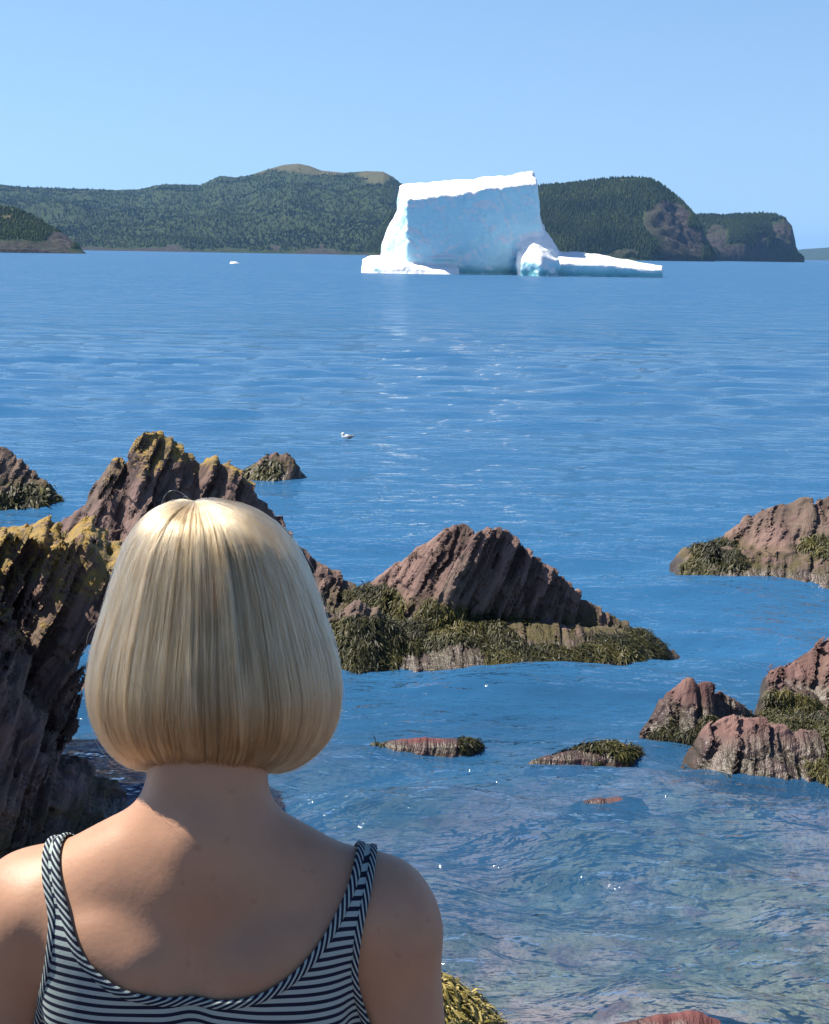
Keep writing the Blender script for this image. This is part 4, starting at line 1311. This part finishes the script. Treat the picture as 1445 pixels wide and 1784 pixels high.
def build_hair(root):
    cy = 0.022
    Yh = PERSON_Y + cy
    prof = [(873, 365, 0), (876, 365, 40), (884, 365, 72), (900, 366, 103), (920, 366, 124), (945, 367, 141), (1000, 370, 166), (1060, 372, 188), (1120, 373, 208), (1170, 374, 218), (1210, 375, 221),
            (1255, 375, 214), (1290, 374, 197), (1318, 371, 172), (1338, 368, 142), (1346, 366, 118), (1344, 366, 98)]
    pts = np.array([LP(c, py, Yh) for py, c, w in prof])
    wid = np.array([w / F_PX * Yh * 0.965 for _, _, w in prof])
    zz = pts[:, 2]; cx = pts[:, 0]
    arc = np.concatenate([[0], np.cumsum(np.hypot(np.diff(wid), np.diff(zz)))]); arc /= arc[-1]
    PR = lambda s, a: np.interp(s, arc, a)
    KP = 16

    def strands(n, depth_max, s0max, seed, flya=0.0):
        r = np.random.default_rng(seed)
        # locks: strands gather round lock centres
        locks = 260
        lk = r.integers(0, locks, n)
        la = np.sort(r.random(locks)) * 2 * np.pi
        phi = la[lk] + r.normal(0, 0.022, n)                 # 0 = straight back towards the viewpoint
        free = r.random(n) < 0.35
        phi[free] = r.random(free.sum()) * 2 * np.pi
        phi = (phi + np.pi) % (2 * np.pi) - np.pi
        s0 = r.random(n) ** 1.2 * s0max
        dep = r.random(n) ** 1.4 * depth_max
        end = 1.0 - 0.03 * r.random(n) - 0.07 * (dep / max(depth_max, 1e-6)) + 0.018 * vn(phi * 5, 0 * phi, 0 * phi + 3, 2) + 0.030 * vn(phi * 16, 0 * phi, 0 * phi + 9, 3) + 0.034 * vn(la[lk] * 41, 0 * phi, 0 * phi + 4, 12)
        t = np.linspace(0, 1, KP)[None]
        s = s0[:, None] + (end - s0)[:, None] * t
        ph = phi[:, None] + 0 * s
        # hair in front is parted and swept to the sides of the face
        fa = np.pi - np.abs(ph)
        openw = R(58) * np.clip((s - 0.10) / 0.22, 0, 1)
        fa2 = np.where(fa < R(75), openw + fa * (R(75) - openw) / R(75), fa)
        ph = np.sign(ph) * (np.pi - fa2)
        # sideways drift of locks, growing downward
        drift = 0.06 * vn(la[lk][:, None] * 9 + 0 * s, s * 2.0, 0 * s, 5) * s + 0.012 * vn(phi[:, None] * 90, s * 5, 0 * s, 6)
        ph = ph + drift
        w = PR(s, wid); z = PR(s, zz); c0 = PR(s, cx)
        lockr = 0.0075 * vn(la[lk][:, None] * 7 + 0 * s, s * 1.6, 0 * s, 7) + 0.0055 * vn(la[lk][:, None] * 31 + 0 * s, s * 3, 0 * s, 8)
        w = w + lockr * np.clip(s * 4, 0, 1) - dep[:, None] * np.clip(s * 5, 0.15, 1) + flya * r.normal(0, 1, (n, 1)) * s
        z = z - dep[:, None] * np.clip(1 - s * 3, 0, 1) + 0.002 * vn(phi[:, None] * 40, s * 4, 0 * s, 9)
        w = np.maximum(w, 0.0004)
        # depth front to back is a little different from the width
        back = np.cos(ph)
        ry = np.where(back > 0, 0.90, 1.02)
        cr = np.clip(1 - s / 0.28, 0, 1) ** 2
        X = c0 + np.sin(ph) * w - 0.016 * cr
        Y = cy - back * w * ry + 0.010 * cr
        z = z + 0.026 * np.clip(back, 0, 1) * np.clip((s - 0.45) / 0.5, 0, 1) ** 1.3      # cut shorter towards the nape
        # shallow groove at the parting
        z = z - 0.0045 * np.exp(-((X - (c0[:, :1] - 0.020)) / 0.008) ** 2) * cr
        pos = np.stack([X, Y, z], -1)
        keep = np.ones(n, bool)
        return pos[keep]

    A = strands(34000, 0.006, 0.30, 1)
    B = strands(12000, 0.024, 0.50, 2)
    C = strands(1500, 0.003, 0.3, 3, flya=0.0045)
    r = np.random.default_rng(9)
    # stray tufts lifted by the wind over the crown
    D = []
    for k in range(3):
        a0 = LP(330 + r.normal(0, 14), 884, Yh); a1 = LP(268 + r.normal(0, 22), 905 + r.normal(0, 10), Yh)
        top = LP(300 + r.normal(0, 20), 838 + r.normal(0, 12) + (12 if k % 3 else 0), Yh)
        u = np.linspace(0, 1, KP)[:, None]
        q = a0 * (1 - u) ** 2 + 2 * u * (1 - u) * top + u ** 2 * a1
        q[:, 1] += r.normal(0, 0.012)
        D.append(q)
    for k in range(90):
        ph = r.uniform(-1.9, 1.9); s0 = r.uniform(0.1, 0.6); ln = r.uniform(0.08, 0.3)
        u = np.linspace(0, 1, KP)
        s = s0 + ln * u
        w = PR(s, wid) + 0.002 + r.uniform(0.002, 0.012) * np.sin(u * 3.1) + r.normal(0, 0.004) * u
        pp = ph + r.normal(0, 0.15) * u ** 2
        D.append(np.stack([PR(s, cx) + np.sin(pp) * w, cy - np.cos(pp) * w, PR(s, zz)], 1))
    for k in range(420):                                          # wisps left loose on the nape
        ph = r.normal(0, 0.42); ln = r.uniform(0.006, 0.026)
        u = np.linspace(0, 1, KP)
        w0 = PR(0.97, wid) * 0.9; w = w0 + (0.066 - w0) * u ** 0.7
        z0 = PR(0.96, zz) + 0.026 * math.cos(ph)
        D.append(np.stack([PR(0.97, cx) + np.sin(ph + r.normal(0, .05) * u) * w, cy - 0.012 - np.cos(ph) * w * 0.9, z0 + 0.004 - ln * u], 1))
    D = np.array(D)
    pos = np.concatenate([A, B, C, D])
    hc = bpy.data.hair_curves.new('hair')
    hc.add_curves([KP] * len(pos))
    hc.attributes['position'].data.foreach_set('vector', np.ascontiguousarray(pos, np.float32).ravel())
    rad = np.full((len(pos), KP), 0.00020, np.float32) * np.linspace(1, 0.45, KP)[None]
    rad[-len(D):] *= 0.6
    ra = hc.attributes.get('radius') or hc.attributes.new('radius', 'FLOAT', 'POINT')
    ra.data.foreach_set('value', np.ascontiguousarray(rad, np.float32).ravel())
    n = N('blond_hair')
    info = n.new('HairInfo')
    h = n.new('BsdfHairPrincipled')
    h.model = 'CHIANG'
    h.parametrization = 'COLOR'
    rnd = info.outputs['Random']
    pn = n.coord()
    tone = n.noise(n.map(pn, scale=(70, 70, 5)), 1.0, 3, 0.6)
    c = n.mix(n.ramp(tone, 0.35, 0.65), (0.20, 0.133, 0.068), (0.335, 0.24, 0.138))
    c = n.mix(n.math('MULTIPLY', rnd, 0.5), c, (0.37, 0.27, 0.16))
    n.put(h.inputs['Color'], c)
    h.inputs['IOR'].default_value = 1.45
    h.inputs['Roughness'].default_value = 0.27
    h.inputs['Radial Roughness'].default_value = 0.45
    h.inputs['Random Roughness'].default_value = 0.1
    mat = n.done(h)
    o = bpy.data.objects.new('hair', hc)
    COL.objects.link(o)
    hc.materials.append(mat)
    o.parent = root
    # dense underside of the bob
    S = np.linspace(0.02, 1, 40); Ph = np.linspace(-np.pi, np.pi, 73)
    SS, PP = np.meshgrid(S, Ph, indexing='ij')
    fa = np.pi - np.abs(PP)
    openw = R(60) * np.clip((SS - 0.10) / 0.22, 0, 1)
    PP2 = np.sign(PP) * (np.pi - np.where(fa < R(75), openw + fa * (R(75) - openw) / R(75), fa))
    w = np.maximum(PR(SS, wid) - 0.012 * np.clip(SS * 6, 0.3, 1), 0.001); z = PR(SS, zz) - 0.010 * np.clip(1 - SS * 2, 0, 1) + 0.012 * np.clip((SS - .85) / .15, 0, 1)
    Vh = np.stack([PR(SS, cx) + np.sin(PP2) * w, cy - np.cos(PP2) * w * 0.9, z + 0.026 * np.clip(np.cos(PP2), 0, 1) * np.clip((SS - 0.45) / 0.5, 0, 1) ** 1.3], -1)
    idx = np.arange(SS.size).reshape(SS.shape)
    Qh = np.stack([idx[:-1, :-1], idx[1:, :-1], idx[1:, 1:], idx[:-1, 1:]], -1).reshape(-1, 4)
    nn = N('blond_underlayer')
    pc = nn.coord()
    um = nn.done(nn.bsdf(Base_Color=nn.mix(nn.noise(nn.map(pc, scale=(400, 400, 12)), 1.0, 2), (0.18, 0.12, 0.054), (0.276, 0.198, 0.102)), Roughness=0.7))
    link('hair_underlayer', mesh_np('hair_underlayer', Vh.reshape(-1, 3), Qh, True), um, root)


build_person()
